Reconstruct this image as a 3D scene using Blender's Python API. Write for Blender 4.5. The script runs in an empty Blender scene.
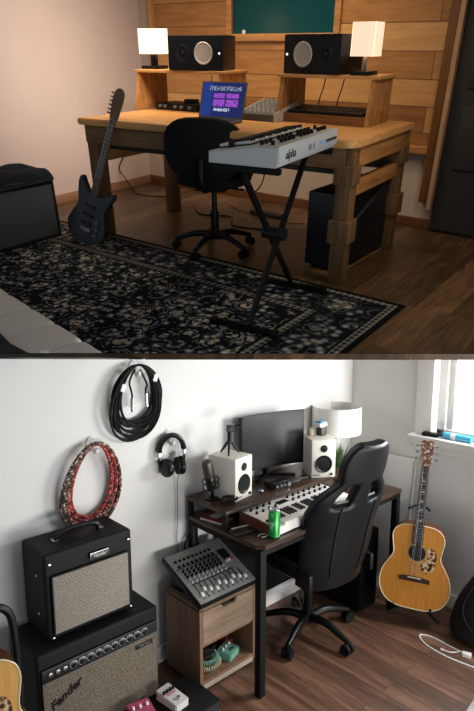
import bpy, bmesh, math, random
from mathutils import Matrix, Vector, Euler
random.seed(7)
SC = bpy.context.scene
COL = SC.collection
PI = math.pi
R_ = math.radians

# ------------------------------------------------------------------ rooms
# Two rooms stand one above the other in a cut-open building: a dim upper studio
# (its floor is the tilted deck) and a bright lower one (upright, world axes).
FPX, CX, CY = 560.0, 237.0, 400.0
def _dir(px, py): return Vector(((px - CX) / FPX, -(py - CY) / FPX, -1.0))
def _axes(vx, sgn, yh):
    dx = _dir(vx, yh).normalized() * sgn
    up = _dir(-1000, yh).cross(_dir(1000, yh)).normalized()
    if up.y < 0: up = -up
    dy = up.cross(dx)
    return Matrix((dx, dy, up))
AR = _axes(-650, -1, 45); AC = Vector((4.339, -4.328, 1.19))
BR = _axes(852, 1, 300); BC = Vector((-3.045, -2.168, 1.82))
_rot = BR @ AR.transposed()
UPPER = Matrix.Translation(BC) @ _rot.to_4x4() @ Matrix.Translation(-AC)
LOWER = Matrix.Identity(4)
ROOM = UPPER
CUT_N = AR @ Vector((0, 1, (353.0 - 400) / -FPX)); CUT_N.normalize()   # the cut that opens the upper room's front

# ------------------------------------------------------------------ colours and materials
def lin(c): return c / 12.92 if c <= 0.04045 else ((c + 0.055) / 1.055) ** 2.4
def rgb(h):
    if isinstance(h, tuple): return tuple(lin(x / 255) for x in h) + (1,)
    h = h.lstrip('#'); return tuple(lin(int(h[i:i+2], 16) / 255) for i in (0, 2, 4)) + (1,)

def nodes(name):
    m = bpy.data.materials.new(name); m.use_nodes = True
    nt = m.node_tree; b = nt.nodes['Principled BSDF']
    return m, nt, b
def N(nt, t, **k):
    n = nt.nodes.new(t)
    for a, v in k.items():
        if a in n.inputs.keys() if isinstance(a, str) else False: n.inputs[a].default_value = v
        else: setattr(n, a, v)
    return n
def ramp(nt, fac, stops, interp='LINEAR'):
    r = nt.nodes.new('ShaderNodeValToRGB'); r.color_ramp.interpolation = interp
    el = r.color_ramp.elements
    while len(el) < len(stops): el.new(0.5)
    for e, (p, c) in zip(el, stops): e.position = p; e.color = rgb(c)
    nt.links.new(fac, r.inputs[0]); return r.outputs[0]
def coords(nt, scale=(1, 1, 1), rot=(0, 0, 0), loc=(0, 0, 0), rnd=False):
    tc = nt.nodes.new('ShaderNodeTexCoord'); mp = nt.nodes.new('ShaderNodeMapping')
    mp.inputs['Scale'].default_value = scale; mp.inputs['Rotation'].default_value = rot; mp.inputs['Location'].default_value = loc
    nt.links.new(tc.outputs['Object'], mp.inputs[0])
    return mp.outputs[0]
def mixc(nt, f, a, b, mode='MIX'):
    m = nt.nodes.new('ShaderNodeMix'); m.data_type = 'RGBA'; m.blend_type = mode
    if isinstance(f, float): m.inputs[0].default_value = f
    else: nt.links.new(f, m.inputs[0])
    for s, i in ((a, 6), (b, 7)):
        if isinstance(s, (tuple, str)): m.inputs[i].default_value = rgb(s)
        else: nt.links.new(s, m.inputs[i])
    return m.outputs[2]
def math_(nt, op, a, b=None, c=None):
    m = nt.nodes.new('ShaderNodeMath'); m.operation = op
    for i, s in enumerate((a, b, c)):
        if s is None: continue
        if isinstance(s, (int, float)): m.inputs[i].default_value = s
        else: nt.links.new(s, m.inputs[i])
    return m.outputs[0]
def bump(nt, b, h, strength=0.3, dist=0.01):
    n = nt.nodes.new('ShaderNodeBump'); n.inputs['Strength'].default_value = strength; n.inputs['Distance'].default_value = dist
    nt.links.new(h, n.inputs['Height']); nt.links.new(n.outputs[0], b.inputs['Normal'])

def plain(name, c, rough=0.5, metal=0.0, var=0.06, scale=12.0, bmp=0.0, spec=0.5):
    m, nt, b = nodes(name)
    n = N(nt, 'ShaderNodeTexNoise'); n.inputs['Scale'].default_value = scale; n.inputs['Detail'].default_value = 4
    nt.links.new(coords(nt), n.inputs['Vector'])
    hsv = nt.nodes.new('ShaderNodeHueSaturation'); hsv.inputs['Color'].default_value = rgb(c)
    mr = nt.nodes.new('ShaderNodeMapRange'); mr.inputs[3].default_value = 1 - var; mr.inputs[4].default_value = 1 + var
    nt.links.new(n.outputs[0], mr.inputs[0]); nt.links.new(mr.outputs[0], hsv.inputs['Value'])
    nt.links.new(hsv.outputs[0], b.inputs['Base Color'])
    b.inputs['Roughness'].default_value = rough; b.inputs['Metallic'].default_value = metal
    b.inputs['Specular IOR Level'].default_value = spec
    if bmp: bump(nt, b, n.outputs[0], bmp, 0.004)
    return m
def emis(name, c, s):
    m, nt, b = nodes(name); b.inputs['Base Color'].default_value = rgb(c)
    b.inputs['Emission Color'].default_value = rgb(c); b.inputs['Emission Strength'].default_value = s
    return m
def wood(name, stops, axis='X', scale=6.0, stretch=12.0, rough=0.5, spec=0.4):
    m, nt, b = nodes(name)
    sc = {'X': (scale / stretch, scale, scale), 'Y': (scale, scale / stretch, scale), 'Z': (scale, scale, scale / stretch)}[axis]
    n = N(nt, 'ShaderNodeTexNoise'); n.inputs['Scale'].default_value = 4; n.inputs['Detail'].default_value = 8; n.inputs['Roughness'].default_value = 0.65
    n.inputs['Distortion'].default_value = 0.6
    nt.links.new(coords(nt, sc), n.inputs['Vector'])
    c = ramp(nt, n.outputs[0], stops)
    nt.links.new(c, b.inputs['Base Color']); b.inputs['Roughness'].default_value = rough; b.inputs['Specular IOR Level'].default_value = spec
    bump(nt, b, n.outputs[0], 0.15, 0.003)
    return m
def planks(name, stops, along, across, L, W, rough=0.4, gapc='#0a0705', grain=16.0, spec=0.5, contrast=0.45, gap=0.004):
    """boards: tone picked per board by a brick texture, long grain on top"""
    m, nt, b = nodes(name)
    tc = nt.nodes.new('ShaderNodeTexCoord'); sp = nt.nodes.new('ShaderNodeSeparateXYZ'); nt.links.new(tc.outputs['Object'], sp.inputs[0])
    cb = nt.nodes.new('ShaderNodeCombineXYZ'); nt.links.new(sp.outputs[along], cb.inputs[0]); nt.links.new(sp.outputs[across], cb.inputs[1])
    br = nt.nodes.new('ShaderNodeTexBrick'); br.offset = 0.37; br.inputs['Scale'].default_value = 1.0
    br.inputs['Brick Width'].default_value = L; br.inputs['Row Height'].default_value = W; br.inputs['Mortar Size'].default_value = gap
    br.inputs['Color1'].default_value = (0, 0, 0, 1); br.inputs['Color2'].default_value = (1, 1, 1, 1); br.inputs['Mortar'].default_value = (0.5, 0.5, 0.5, 1)
    br.inputs['Mortar Smooth'].default_value = 0.2
    nt.links.new(cb.outputs[0], br.inputs['Vector'])
    mp = nt.nodes.new('ShaderNodeMapping'); mp.inputs['Scale'].default_value = (1.1, grain, 1)
    add = nt.nodes.new('ShaderNodeVectorMath'); add.operation = 'ADD'
    off = nt.nodes.new('ShaderNodeVectorMath'); off.operation = 'SCALE'; off.inputs['Scale'].default_value = 9.0
    nt.links.new(br.outputs['Color'], off.inputs[0]); nt.links.new(cb.outputs[0], add.inputs[0]); nt.links.new(off.outputs[0], add.inputs[1])
    nt.links.new(add.outputs[0], mp.inputs[0])
    n = N(nt, 'ShaderNodeTexNoise'); n.inputs['Scale'].default_value = 2.2; n.inputs['Detail'].default_value = 9; n.inputs['Distortion'].default_value = 1.2
    n.inputs['Roughness'].default_value = 0.62
    nt.links.new(mp.outputs[0], n.inputs['Vector'])
    bw = nt.nodes.new('ShaderNodeRGBToBW'); nt.links.new(br.outputs['Color'], bw.inputs[0])
    f = math_(nt, 'ADD', math_(nt, 'MULTIPLY', bw.outputs[0], contrast), math_(nt, 'MULTIPLY', n.outputs[0], 1 - contrast))
    c = ramp(nt, f, stops)
    c2 = mixc(nt, br.outputs['Fac'], c, gapc)
    nt.links.new(c2, b.inputs['Base Color']); b.inputs['Roughness'].default_value = rough; b.inputs['Specular IOR Level'].default_value = spec
    bump(nt, b, math_(nt, 'SUBTRACT', n.outputs[0], br.outputs['Fac']), 0.2, 0.003)
    return m
def weave(name, c1, c2, scale=180.0, rough=0.85):
    m, nt, b = nodes(name)
    co = coords(nt, (scale, scale, scale), (0, 0, 0))
    ch = nt.nodes.new('ShaderNodeTexNoise'); ch.inputs['Scale'].default_value = 1.0; ch.inputs['Detail'].default_value = 2
    nt.links.new(co, ch.inputs['Vector'])
    w = nt.nodes.new('ShaderNodeTexWave'); w.wave_type = 'BANDS'; w.bands_direction = 'DIAGONAL'; w.inputs['Scale'].default_value = 0.12; w.inputs['Distortion'].default_value = 2
    nt.links.new(co, w.inputs['Vector'])
    f = math_(nt, 'ADD', math_(nt, 'MULTIPLY', ch.outputs[0], 0.94), math_(nt, 'MULTIPLY', w.outputs['Fac'], 0.06))
    nt.links.new(ramp(nt, f, [(0.33, c1), (0.66, c2)]), b.inputs['Base Color'])
    b.inputs['Roughness'].default_value = rough; b.inputs['Specular IOR Level'].default_value = 0.15
    bump(nt, b, f, 0.3, 0.002)
    return m

# ------------------------------------------------------------------ mesh builder
class G:
    def __init__(s): s.bm = bmesh.new()
    def _x(s, verts, M):
        if M is not None: bmesh.ops.transform(s.bm, matrix=M, verts=verts)
    def box(s, c, d, rot=(0, 0, 0), bev=0.0, seg=2, taper=None):
        r = bmesh.ops.create_cube(s.bm, size=1.0); vs = r['verts']
        for v in vs:
            if taper and v.co.z > 0: v.co.x *= taper[0]; v.co.y *= taper[1]
            v.co = Vector((v.co.x * d[0], v.co.y * d[1], v.co.z * d[2]))
        s._x(vs, Matrix.Translation(c) @ Euler(rot).to_matrix().to_4x4())
        if bev:
            es = list({e for v in vs for e in v.link_edges})
            bmesh.ops.bevel(s.bm, geom=es, offset=min(bev, min(d) * 0.49), segments=seg, profile=0.6, affect='EDGES')
        return s
    def span(s, a, b, **k):   # box between two corners
        a, b = Vector(a), Vector(b)
        return s.box((a + b) / 2, [abs(x) for x in (b - a)], **k)
    def bar(s, p, q, w, h, bev=0.0, up=(0, 0, 1)):    # a beam from p to q
        p, q = Vector(p), Vector(q); z = (q - p); L = z.length; z.normalize()
        u = Vector(up); x = u.cross(z)
        if x.length < 1e-4: x = Vector((1, 0, 0)).cross(z)
        if x.length < 1e-4: x = Vector((0, 1, 0)).cross(z)
        x.normalize(); y = z.cross(x)
        M = Matrix((x, y, z)).transposed().to_4x4(); M.translation = (p + q) / 2
        r = bmesh.ops.create_cube(s.bm, size=1.0); vs = r['verts']
        for v in vs: v.co = Vector((v.co.x * w, v.co.y * h, v.co.z * L))
        s._x(vs, M)
        if bev:
            es = list({e for v in vs for e in v.link_edges}); bmesh.ops.bevel(s.bm, geom=es, offset=min(bev, min(w, h) * .49), segments=2, affect='EDGES')
        return s
    def lathe(s, prof, n=24, M=None, cap=True):       # (r, z) pairs about z
        rings = []
        for r, z in prof:
            rings.append([s.bm.verts.new((r * math.cos(2 * PI * i / n), r * math.sin(2 * PI * i / n), z)) for i in range(n)])
        for a, b in zip(rings, rings[1:]):
            for i in range(n): s.bm.faces.new((a[i], a[(i + 1) % n], b[(i + 1) % n], b[i]))
        if cap:
            s.bm.faces.new(list(reversed(rings[0]))); s.bm.faces.new(rings[-1])
        s._x([v for r in rings for v in r], M); return s
    def cyl(s, p, q, r, r2=None, n=16):
        p, q = Vector(p), Vector(q); z = q - p; L = z.length
        M = Matrix.Translation(p) @ z.to_track_quat('Z', 'Y').to_matrix().to_4x4()
        return s.lathe([(r, 0), (r if r2 is None else r2, L)], n, M)
    def turn(s, prof, p, axis, n=24):                 # lathe standing at p along axis
        M = Matrix.Translation(p) @ Vector(axis).to_track_quat('Z', 'Y').to_matrix().to_4x4()
        return s.lathe(prof, n, M)
    def tube(s, pts, r, n=8, closed=False):
        P = [Vector(p) for p in pts]; m = len(P); rings = []
        t0 = None; nrm = None
        for i in range(m):
            if closed: t = P[(i + 1) % m] - P[i - 1]
            else: t = P[min(i + 1, m - 1)] - P[max(i - 1, 0)]
            t.normalize()
            if nrm is None:
                nrm = t.orthogonal().normalized()
            else:
                nrm = (nrm - t * nrm.dot(t))
                nrm = nrm.normalized() if nrm.length > 1e-6 else t.orthogonal().normalized()
            bn = t.cross(nrm)
            rr = r[i] if isinstance(r, (list, tuple)) else r
            rings.append([s.bm.verts.new(P[i] + (nrm * math.cos(2 * PI * k / n) + bn * math.sin(2 * PI * k / n)) * rr) for k in range(n)])
        for i in range(m if closed else m - 1):
            a, b = rings[i], rings[(i + 1) % m]
            for k in range(n): s.bm.faces.new((a[k], a[(k + 1) % n], b[(k + 1) % n], b[k]))
        if not closed:
            s.bm.faces.new(list(reversed(rings[0]))); s.bm.faces.new(rings[-1])
        return s
    def prism(s, out, z0, z1, M=None, bev=0.0, seg=2):   # outline in xy, extruded in z
        a = [s.bm.verts.new((x, y, z0)) for x, y in out]; b = [s.bm.verts.new((x, y, z1)) for x, y in out]
        n = len(out); fs = [s.bm.faces.new(list(reversed(a))), s.bm.faces.new(b)]
        for i in range(n): fs.append(s.bm.faces.new((a[i], a[(i + 1) % n], b[(i + 1) % n], b[i])))
        s._x(a + b, M)
        if bev:
            es = list({e for f in fs[:2] for e in f.edges}); bmesh.ops.bevel(s.bm, geom=es, offset=bev, segments=seg, affect='EDGES')
        return s
    def ball(s, c, r, sc=(1, 1, 1), u=16, v=10):
        x = bmesh.ops.create_uvsphere(s.bm, u_segments=u, v_segments=v, radius=r)
        s._x(x['verts'], Matrix.Translation(c) @ Matrix.Diagonal((*sc, 1))); return s
    def quad(s, *ps):
        s.bm.faces.new([s.bm.verts.new(p) for p in ps]); return s
    def loft(s, rings, caps=True):
        R = [[s.bm.verts.new(p) for p in r] for r in rings]; n = len(R[0])
        for a, b in zip(R, R[1:]):
            for i in range(n): s.bm.faces.new((a[i], a[(i + 1) % n], b[(i + 1) % n], b[i]))
        if caps: s.bm.faces.new(list(reversed(R[0]))); s.bm.faces.new(R[-1])
        return s
    def cut(s, co, no, fill=True):
        g = s.bm.verts[:] + s.bm.edges[:] + s.bm.faces[:]
        r = bmesh.ops.bisect_plane(s.bm, geom=g, plane_co=co, plane_no=no, clear_inner=True)
        if fill:
            es = [e for e in r['geom_cut'] if isinstance(e, bmesh.types.BMEdge)]
            if es: bmesh.ops.holes_fill(s.bm, edges=es)
        return s
    def build(s, name, mat, parent=None, M=None, smooth=40, sub=0):
        bmesh.ops.recalc_face_normals(s.bm, faces=s.bm.faces)
        me = bpy.data.meshes.new(name); s.bm.to_mesh(me); s.bm.free()
        me.materials.append(mat)
        if smooth:
            me.shade_smooth(); me.set_sharp_from_angle(angle=R_(smooth))
        o = bpy.data.objects.new(name, me); COL.objects.link(o)
        if parent is not None: o.parent = parent
        if M is not None: o.matrix_local = M
        if sub:
            md = o.modifiers.new('smooth', 'SUBSURF'); md.levels = sub; md.render_levels = sub
        return o

def tag(o, label=None, cat=None, group=None, kind=None):
    if label: o['label'] = label
    if cat: o['category'] = cat
    if group: o['group'] = group
    if kind: o['kind'] = kind
    return o
def place(o, loc=(0, 0, 0), rz=0.0, rx=0.0, ry=0.0):
    o.matrix_world = ROOM @ Matrix.Translation(loc) @ Euler((rx, ry, rz)).to_matrix().to_4x4(); return o
def thing(name, label, cat, loc=(0, 0, 0), rz=0.0, group=None, rx=0.0, ry=0.0):
    o = bpy.data.objects.new(name, None); o.empty_display_size = 0.05; COL.objects.link(o)
    place(o, loc, rz, rx, ry); return tag(o, label, cat, group)
def single(name, g, mat, label, cat, loc=(0, 0, 0), rz=0.0, group=None, rx=0.0, ry=0.0, kind=None, **k):
    o = g.build(name, mat, **k); place(o, loc, rz, rx, ry); return tag(o, label, cat, group, kind)
def struct(name, g, mat, parent=None, label=None, loc=(0, 0, 0), **k):
    o = g.build(name, mat, parent, **k)
    if parent is None: place(o, loc); o['kind'] = 'structure'
    if label: o['label'] = label
    return o
def cp(o, parent, M):
    c = o.copy(); COL.objects.link(c); c.parent = parent; c.matrix_local = M; return c
def copy_thing(t, loc, rz, label=None, group=None):
    c = t.copy(); COL.objects.link(c); place(c, loc, rz)
    if label: c['label'] = label
    if group: c['group'] = group
    for ch in list(t.children):
        d = ch.copy(); COL.objects.link(d); d.parent = c
        for g in list(ch.children):
            e = g.copy(); COL.objects.link(e); e.parent = d
    return c
def text_mesh(body, size, mat, parent, M, name='lettering', depth=0.001, shear=0.0, offset=0.0):
    cu = bpy.data.curves.new(name, 'FONT'); cu.body = body; cu.size = size; cu.extrude = depth; cu.shear = shear; cu.offset = offset
    cu.align_x = 'CENTER'; cu.align_y = 'CENTER'; cu.resolution_u = 3
    tmp = bpy.data.objects.new(name, cu); COL.objects.link(tmp)
    dg = bpy.context.evaluated_depsgraph_get(); me = bpy.data.meshes.new_from_object(tmp.evaluated_get(dg))
    bpy.data.objects.remove(tmp)
    me.materials.clear(); me.materials.append(mat)
    o = bpy.data.objects.new(name, me); COL.objects.link(o); o.parent = parent; o.matrix_local = M
    return o
def arc(c, r, a0, a1, n, plane='xz'):
    out = []
    for i in range(n + 1):
        a = R_(a0 + (a1 - a0) * i / n); u, v = r * math.cos(a), r * math.sin(a)
        out.append({'xz': (c[0] + u, c[1], c[2] + v), 'xy': (c[0] + u, c[1] + v, c[2]), 'yz': (c[0], c[1] + u, c[2] + v)}[plane])
    return out
def smooth_path(pts, n=8):
    P = [Vector(p) for p in pts]; out = []
    for i in range(len(P) - 1):
        a = P[max(i - 1, 0)]; b = P[i]; c = P[i + 1]; d = P[min(i + 2, len(P) - 1)]
        for k in range(n):
            t = k / n
            out.append(0.5 * ((2 * b) + (c - a) * t + (2 * a - 5 * b + 4 * c - d) * t * t + (3 * b - a - 3 * c + d) * t ** 3))
    out.append(P[-1]); return out
TR = Matrix.Translation
def RX(a): return Matrix.Rotation(R_(a), 4, 'X')
def RY(a): return Matrix.Rotation(R_(a), 4, 'Y')
def RZ(a): return Matrix.Rotation(R_(a), 4, 'Z')

# ------------------------------------------------------------------ shared materials
black = plain('black_plastic', '#0a0b0c', 0.45, spec=0.3)
black_sat = plain('black_satin', '#08090a', 0.38, spec=0.3)
blackrub = plain('black_rubber', '#080809', 0.7, spec=0.25)
vinyl = plain('black_vinyl', '#0c0c0d', 0.6, spec=0.25, scale=220, var=0.2, bmp=0.25)
chrome = plain('chrome', '#c9ccd0', 0.22, 1.0)
steel = plain('brushed_steel', '#8d9196', 0.4, 1.0)
white_pl = plain('white_plastic', '#e8e6e1', 0.4, var=0.02)
grey_pl = plain('grey_plastic', '#6d7073', 0.5)
# ================================================================== UPPER ROOM: the dim wooden studio
ROOM = UPPER
plaster_warm = plain('warm_plaster', '#c9b8ab', 0.8, scale=5, var=0.05, bmp=0.1)
plaster_low = plain('grey_plaster', '#b5a594', 0.85, scale=9, var=0.07, bmp=0.2)
floor_dark = planks('walnut_floor', [(0.2, '#231810'), (0.42, '#41301f'), (0.6, '#604831'), (0.85, '#886846')], 'Y', 'X', 1.5, 0.19, rough=0.4, grain=7, contrast=0.25, gap=0.0015, gapc='#1c130b')
clad = planks('pine_cladding', [(0.2, '#784d26'), (0.4, '#a5723d'), (0.58, '#bd8b52'), (0.85, '#d6aa70')], 'X', 'Z', 1.7, 0.165, rough=0.55, gapc='#5a3a1c', grain=10, contrast=0.5, gap=0.003)
pine = wood('pine_trim', [(0.25, '#8a5c30'), (0.5, '#b98550'), (0.8, '#d3a570')], 'Z', 7)
pine_x = wood('pine_rail', [(0.25, '#8a5c30'), (0.5, '#b98550'), (0.8, '#d3a570')], 'X', 7)
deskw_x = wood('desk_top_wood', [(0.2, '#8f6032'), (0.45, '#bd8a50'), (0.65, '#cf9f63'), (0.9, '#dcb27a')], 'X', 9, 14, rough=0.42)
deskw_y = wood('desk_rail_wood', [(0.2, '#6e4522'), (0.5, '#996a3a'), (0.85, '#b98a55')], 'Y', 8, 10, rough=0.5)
deskw_rx = wood('shaded_apron_wood', [(0.2, '#4f3a22'), (0.5, '#6c5233'), (0.85, '#8a6e48')], 'X', 8, 10, rough=0.55)  # desk wood in a darker tone: the unlit front is put into the colour
deskw_z = wood('shaded_leg_wood', [(0.2, '#46321c'), (0.5, '#62482b'), (0.85, '#82633d')], 'Z', 8, 10, rough=0.55)  # legs darkened in colour to stand for shade on their fronts
hutch_wood = wood('shelf_wood', [(0.2, '#6e4623'), (0.45, '#9b6b3a'), (0.62, '#b98750'), (0.9, '#cc9f69')], 'Z', 10, 7, rough=0.5)
base_dark = wood('dark_skirting', [(0.2, '#4a2e1b'), (0.6, '#6b4428'), (0.9, '#80563a')], 'X', 6)
chair_black = plain('dark_upholstery', '#0b0d0e', 0.8, spec=0.2, scale=60, var=0.12, bmp=0.1)

def front_cut(g, loc=(0, 0, 0)): return g.cut(AC - Vector(loc), CUT_N)

# ---- setting
g = G(); g.prism([(-0.08, 0.08), (4.3, 0.08), (4.3, -4.2), (-0.08, -4.2)], -0.03, 0.0)
# the deck ends where the room is cut open
pA, pB = Vector((2.10, -3.165, 0)), Vector((3.85, -1.862, 0)); dd = (pB - pA).normalized()
g.cut(pA, Vector((-dd.y, dd.x, 0)))
struct('floor', g, floor_dark, label='dark walnut plank floor of the dim studio')
g = G(); g.span((-0.08, -3.4, 0), (0, 0.08, 2.3)); struct('wall_left', g, plaster_warm, label='pale plaster wall on the left of the dim studio')
g = G(); g.span((0, 0, 0), (4.1, 0.08, 2.3)); struct('wall_back', g, plaster_low)
g = G(); g.span((4.02, -1.5, 0), (4.1, 0, 2.3)); struct('wall_right', g, plaster_low)
g = G(); g.span((-0.08, -3.0, 2.3), (4.1, 0.08, 2.36)); struct('ceiling', g, plaster_low)
# pine cladding on the back wall, around the control-room window
WX0, WX1, WZ0 = 1.03, 2.05, 1.215
g = G()
g.span((0.22, -0.025, 0.565), (WX0, 0, 2.3)); g.span((WX1, -0.025, 0.565), (2.84, 0, 2.3)); g.span((WX0, -0.025, 0.565), (WX1, 0, WZ0))
g.span((WX0, -0.025, 2.05), (WX1, 0, 2.3))
struct('trim_1', g, clad, label='pine plank cladding on the back wall')
g = G(); g.span((0.20, -0.05, 0.525), (2.84, 0, 0.575), bev=0.004); struct('trim_2', g, pine_x, label='pine ledge under the cladding')
g = G(); g.span((2.835, -0.06, 0.2), (2.905, 0, 2.3), bev=0.004); struct('trim_3', g, wood('dark_post_wood', [(0.2, '#4d3116'), (0.6, '#7a5228'), (0.9, '#96683a')], 'Z', 7), label='dark wooden post ending the cladding')
g = G(); g.span((2.908, -0.09, 0.16), (2.94, 0, 2.3), bev=0.003); struct('trim_4', g, wood('pale_door_strip', [(0.2, '#a07a56'), (0.6, '#c39f7c'), (0.9, '#d6b898')], 'Z', 7), label='pale vertical strip beside the grey door')
g = G(); g.span((0.155, -0.045, 0.57), (0.225, 0, 2.3), bev=0.004); struct('trim_5', g, pine, label='pine upright at the left end of the cladding')
door_grey = plain('dark_grey_door', '#2c2e2d', 0.65, scale=6, var=0.12)
g = G(); g.span((2.945, -0.05, 0.02), (3.75, -0.002, 2.15), bev=0.004)
for z in (0.45, 0.95, 1.45): g.span((3.03, -0.062, z), (3.66, -0.045, z + 0.4), bev=0.008)
d1 = struct('door_1', g, door_grey, label='dark grey panelled door at the right edge')
g = G(); g.cyl((3.6, -0.05, 0.95), (3.6, -0.1, 0.95), 0.012).cyl((3.6, -0.1, 0.95), (3.49, -0.1, 0.95), 0.01); struct('door_handle', g, steel, d1)
# window
g = G()
g.span((WX0, -0.045, WZ0), (WX1, -0.002, WZ0 + 0.05), bev=0.004); g.span((WX0, -0.045, 2.0), (WX1, -0.002, 2.05), bev=0.004)
g.span((WX0, -0.045, WZ0), (WX0 + 0.05, -0.002, 2.05), bev=0.004); g.span((WX1 - 0.05, -0.045, WZ0), (WX1, -0.002, 2.05), bev=0.004)
w1 = struct('window_1', g, pine_x, label='pine framed control-room window with dark teal glass')
tm, tnt, tb = nodes('teal_glass'); tb.inputs['Base Color'].default_value = rgb('#0f464c'); tb.inputs['Roughness'].default_value = 0.3; tb.inputs['Specular IOR Level'].default_value = 0.15
g = G(); g.span((WX0 + 0.045, -0.02, WZ0 + 0.045), (WX1 - 0.045, -0.012, 2.01)); struct('pane', g, tm, w1)
g = G(); g.box((1.2, -0.036, WZ0 + 0.062), (0.028, 0.014, 0.028), bev=0.003); struct('latch', g, white_pl, w1)
g = G(); g.span((0, -0.018, 0), (4.02, 0, 0.075), bev=0.004); struct('baseboard_back', g, base_dark)
g = G(); g.span((0, -2.6, 0), (0.018, -0.018, 0.075), bev=0.004); struct('baseboard_left', g, wood('left_skirting', [(0.2, '#6b4a34'), (0.6, '#9a7458'), (0.9, '#ad8a6c')], 'Y', 6))

# ---- rug
def rug_mat():
    m, nt, b = nodes('oriental_rug')
    tc = nt.nodes.new('ShaderNodeTexCoord'); sp = nt.nodes.new('ShaderNodeSeparateXYZ'); nt.links.new(tc.outputs['Object'], sp.inputs[0])
    dx = math_(nt, 'SUBTRACT', 3.38, sp.outputs[0]); dy = math_(nt, 'SUBTRACT', -1.53, sp.outputs[1])
    d = math_(nt, 'MINIMUM', dx, dy)
    vo = nt.nodes.new('ShaderNodeTexVoronoi'); vo.inputs['Scale'].default_value = 7.5; vo.inputs['Randomness'].default_value = 0.75
    nt.links.new(tc.outputs['Object'], vo.inputs['Vector'])
    vs = nt.nodes.new('ShaderNodeTexVoronoi'); vs.inputs['Scale'].default_value = 19; nt.links.new(tc.outputs['Object'], vs.inputs['Vector'])
    no = N(nt, 'ShaderNodeTexNoise'); no.inputs['Scale'].default_value = 15; no.inputs['Detail'].default_value = 3; no.inputs['Distortion'].default_value = 1.5
    nt.links.new(tc.outputs['Object'], no.inputs['Vector'])
    dist = math_(nt, 'ADD', vo.outputs['Distance'], math_(nt, 'MULTIPLY', math_(nt, 'SUBTRACT', no.outputs[0], 0.5), 0.34))
    f1 = ramp(nt, dist, [(0.0, '#96795a'), (0.08, '#a59b8a'), (0.17, '#3a3f44'), (0.2, '#a09a8c'), (0.25, '#0d1119'), (0.35, '#10161f'), (0.37, '#75756f'), (0.44, '#4a5157'), (0.47, '#0d1219'), (0.6, '#5e6263'), (0.64, '#0b0f17')], 'CONSTANT')
    f2 = ramp(nt, vs.outputs['Distance'], [(0.0, '#a8a091'), (0.24, '#84827b'), (0.34, '#3c464e'), (0.48, '#0a0e15')], 'CONSTANT')
    gate = ramp(nt, no.outputs[0], [(0.0, '#000000'), (0.44, '#000000'), (0.5, '#ffffff')], 'CONSTANT')
    field = mixc(nt, gate, f1, f2)
    wv = nt.nodes.new('ShaderNodeTexVoronoi'); wv.inputs['Scale'].default_value = 26; wv.inputs['Randomness'].default_value = 0.0; nt.links.new(tc.outputs['Object'], wv.inputs['Vector'])
    guard = ramp(nt, wv.outputs['Distance'], [(0.0, '#75726a'), (0.4, '#5d5e5b'), (0.5, '#131820')], 'CONSTANT')
    border = mixc(nt, 0.35, f2, f1)
    bands = ramp(nt, math_(nt, 'MULTIPLY', d, 1.0), [(0.0, '#000000'), (0.04, '#ffffff'), (0.075, '#000000')], 'CONSTANT')
    def band(a, c): return math_(nt, 'MULTIPLY', math_(nt, 'GREATER_THAN', d, a), math_(nt, 'LESS_THAN', d, c))
    c = mixc(nt, math_(nt, 'GREATER_THAN', d, 0.40), border, field)
    c = mixc(nt, band(0.03, 0.07), c, guard); c = mixc(nt, band(0.35, 0.39), c, guard)
    c = mixc(nt, band(0.07, 0.085), c, '#0b0f16'); c = mixc(nt, band(0.39, 0.41), c, '#0b0f16'); c = mixc(nt, band(0.335, 0.35), c, '#0b0f16')
    c = mixc(nt, math_(nt, 'LESS_THAN', d, 0.03), c, '#080a0e')
    nt.links.new(c, b.inputs['Base Color']); b.inputs['Roughness'].default_value = 0.95; b.inputs['Specular IOR Level'].default_value = 0.1
    bump(nt, b, no.outputs[0], 0.3, 0.004); return m
g = G(); g.prism([(0.25, -1.53), (3.38, -1.53), (3.38, -3.6), (0.25, -3.6)], 0.0, 0.006)
g.cut(pA + Vector((-dd.y, dd.x, 0)) * 0.005, Vector((-dd.y, dd.x, 0)))
single('rug', g, rug_mat(), 'dark navy oriental rug with cream floral pattern on the walnut floor', 'rug', smooth=0)

# ---- desk
DX0, DX1, DY0, DY1, DZ = 0.955, 2.93, -1.57, -0.60, 0.78
desk = thing('desk', 'long chunky solid wood studio desk with log-jointed legs', 'desk', (1.9, -1.03, 0), R_(4.0))
def dk(*p): return Vector(p) - Vector((1.9, -1.03, 0))
g = G(); r = 0.07
out = [(DX0, DY0), (DX1 - r, DY0)] + [(DX1 - r + r * math.sin(R_(a)), DY0 + r - r * math.cos(R_(a))) for a in (15, 30, 45, 60, 75, 90)] + [(DX1, DY1), (DX0, DY1)]
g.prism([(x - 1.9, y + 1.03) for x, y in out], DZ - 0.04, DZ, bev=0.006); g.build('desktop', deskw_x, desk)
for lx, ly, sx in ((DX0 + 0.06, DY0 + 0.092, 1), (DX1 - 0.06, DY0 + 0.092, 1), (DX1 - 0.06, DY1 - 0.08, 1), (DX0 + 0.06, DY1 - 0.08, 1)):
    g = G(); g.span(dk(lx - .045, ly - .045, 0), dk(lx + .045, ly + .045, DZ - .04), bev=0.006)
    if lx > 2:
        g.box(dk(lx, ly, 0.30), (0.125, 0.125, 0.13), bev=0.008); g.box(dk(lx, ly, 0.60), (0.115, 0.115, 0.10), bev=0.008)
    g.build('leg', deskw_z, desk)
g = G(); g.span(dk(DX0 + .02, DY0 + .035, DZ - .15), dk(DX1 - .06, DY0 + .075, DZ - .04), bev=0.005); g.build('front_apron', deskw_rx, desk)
g = G(); g.span(dk(DX1 - .06, DY0 + .06, DZ - .145), dk(DX1 - .015, DY1, DZ - .04), bev=0.005); g.build('side_apron', deskw_y, desk)
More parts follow.
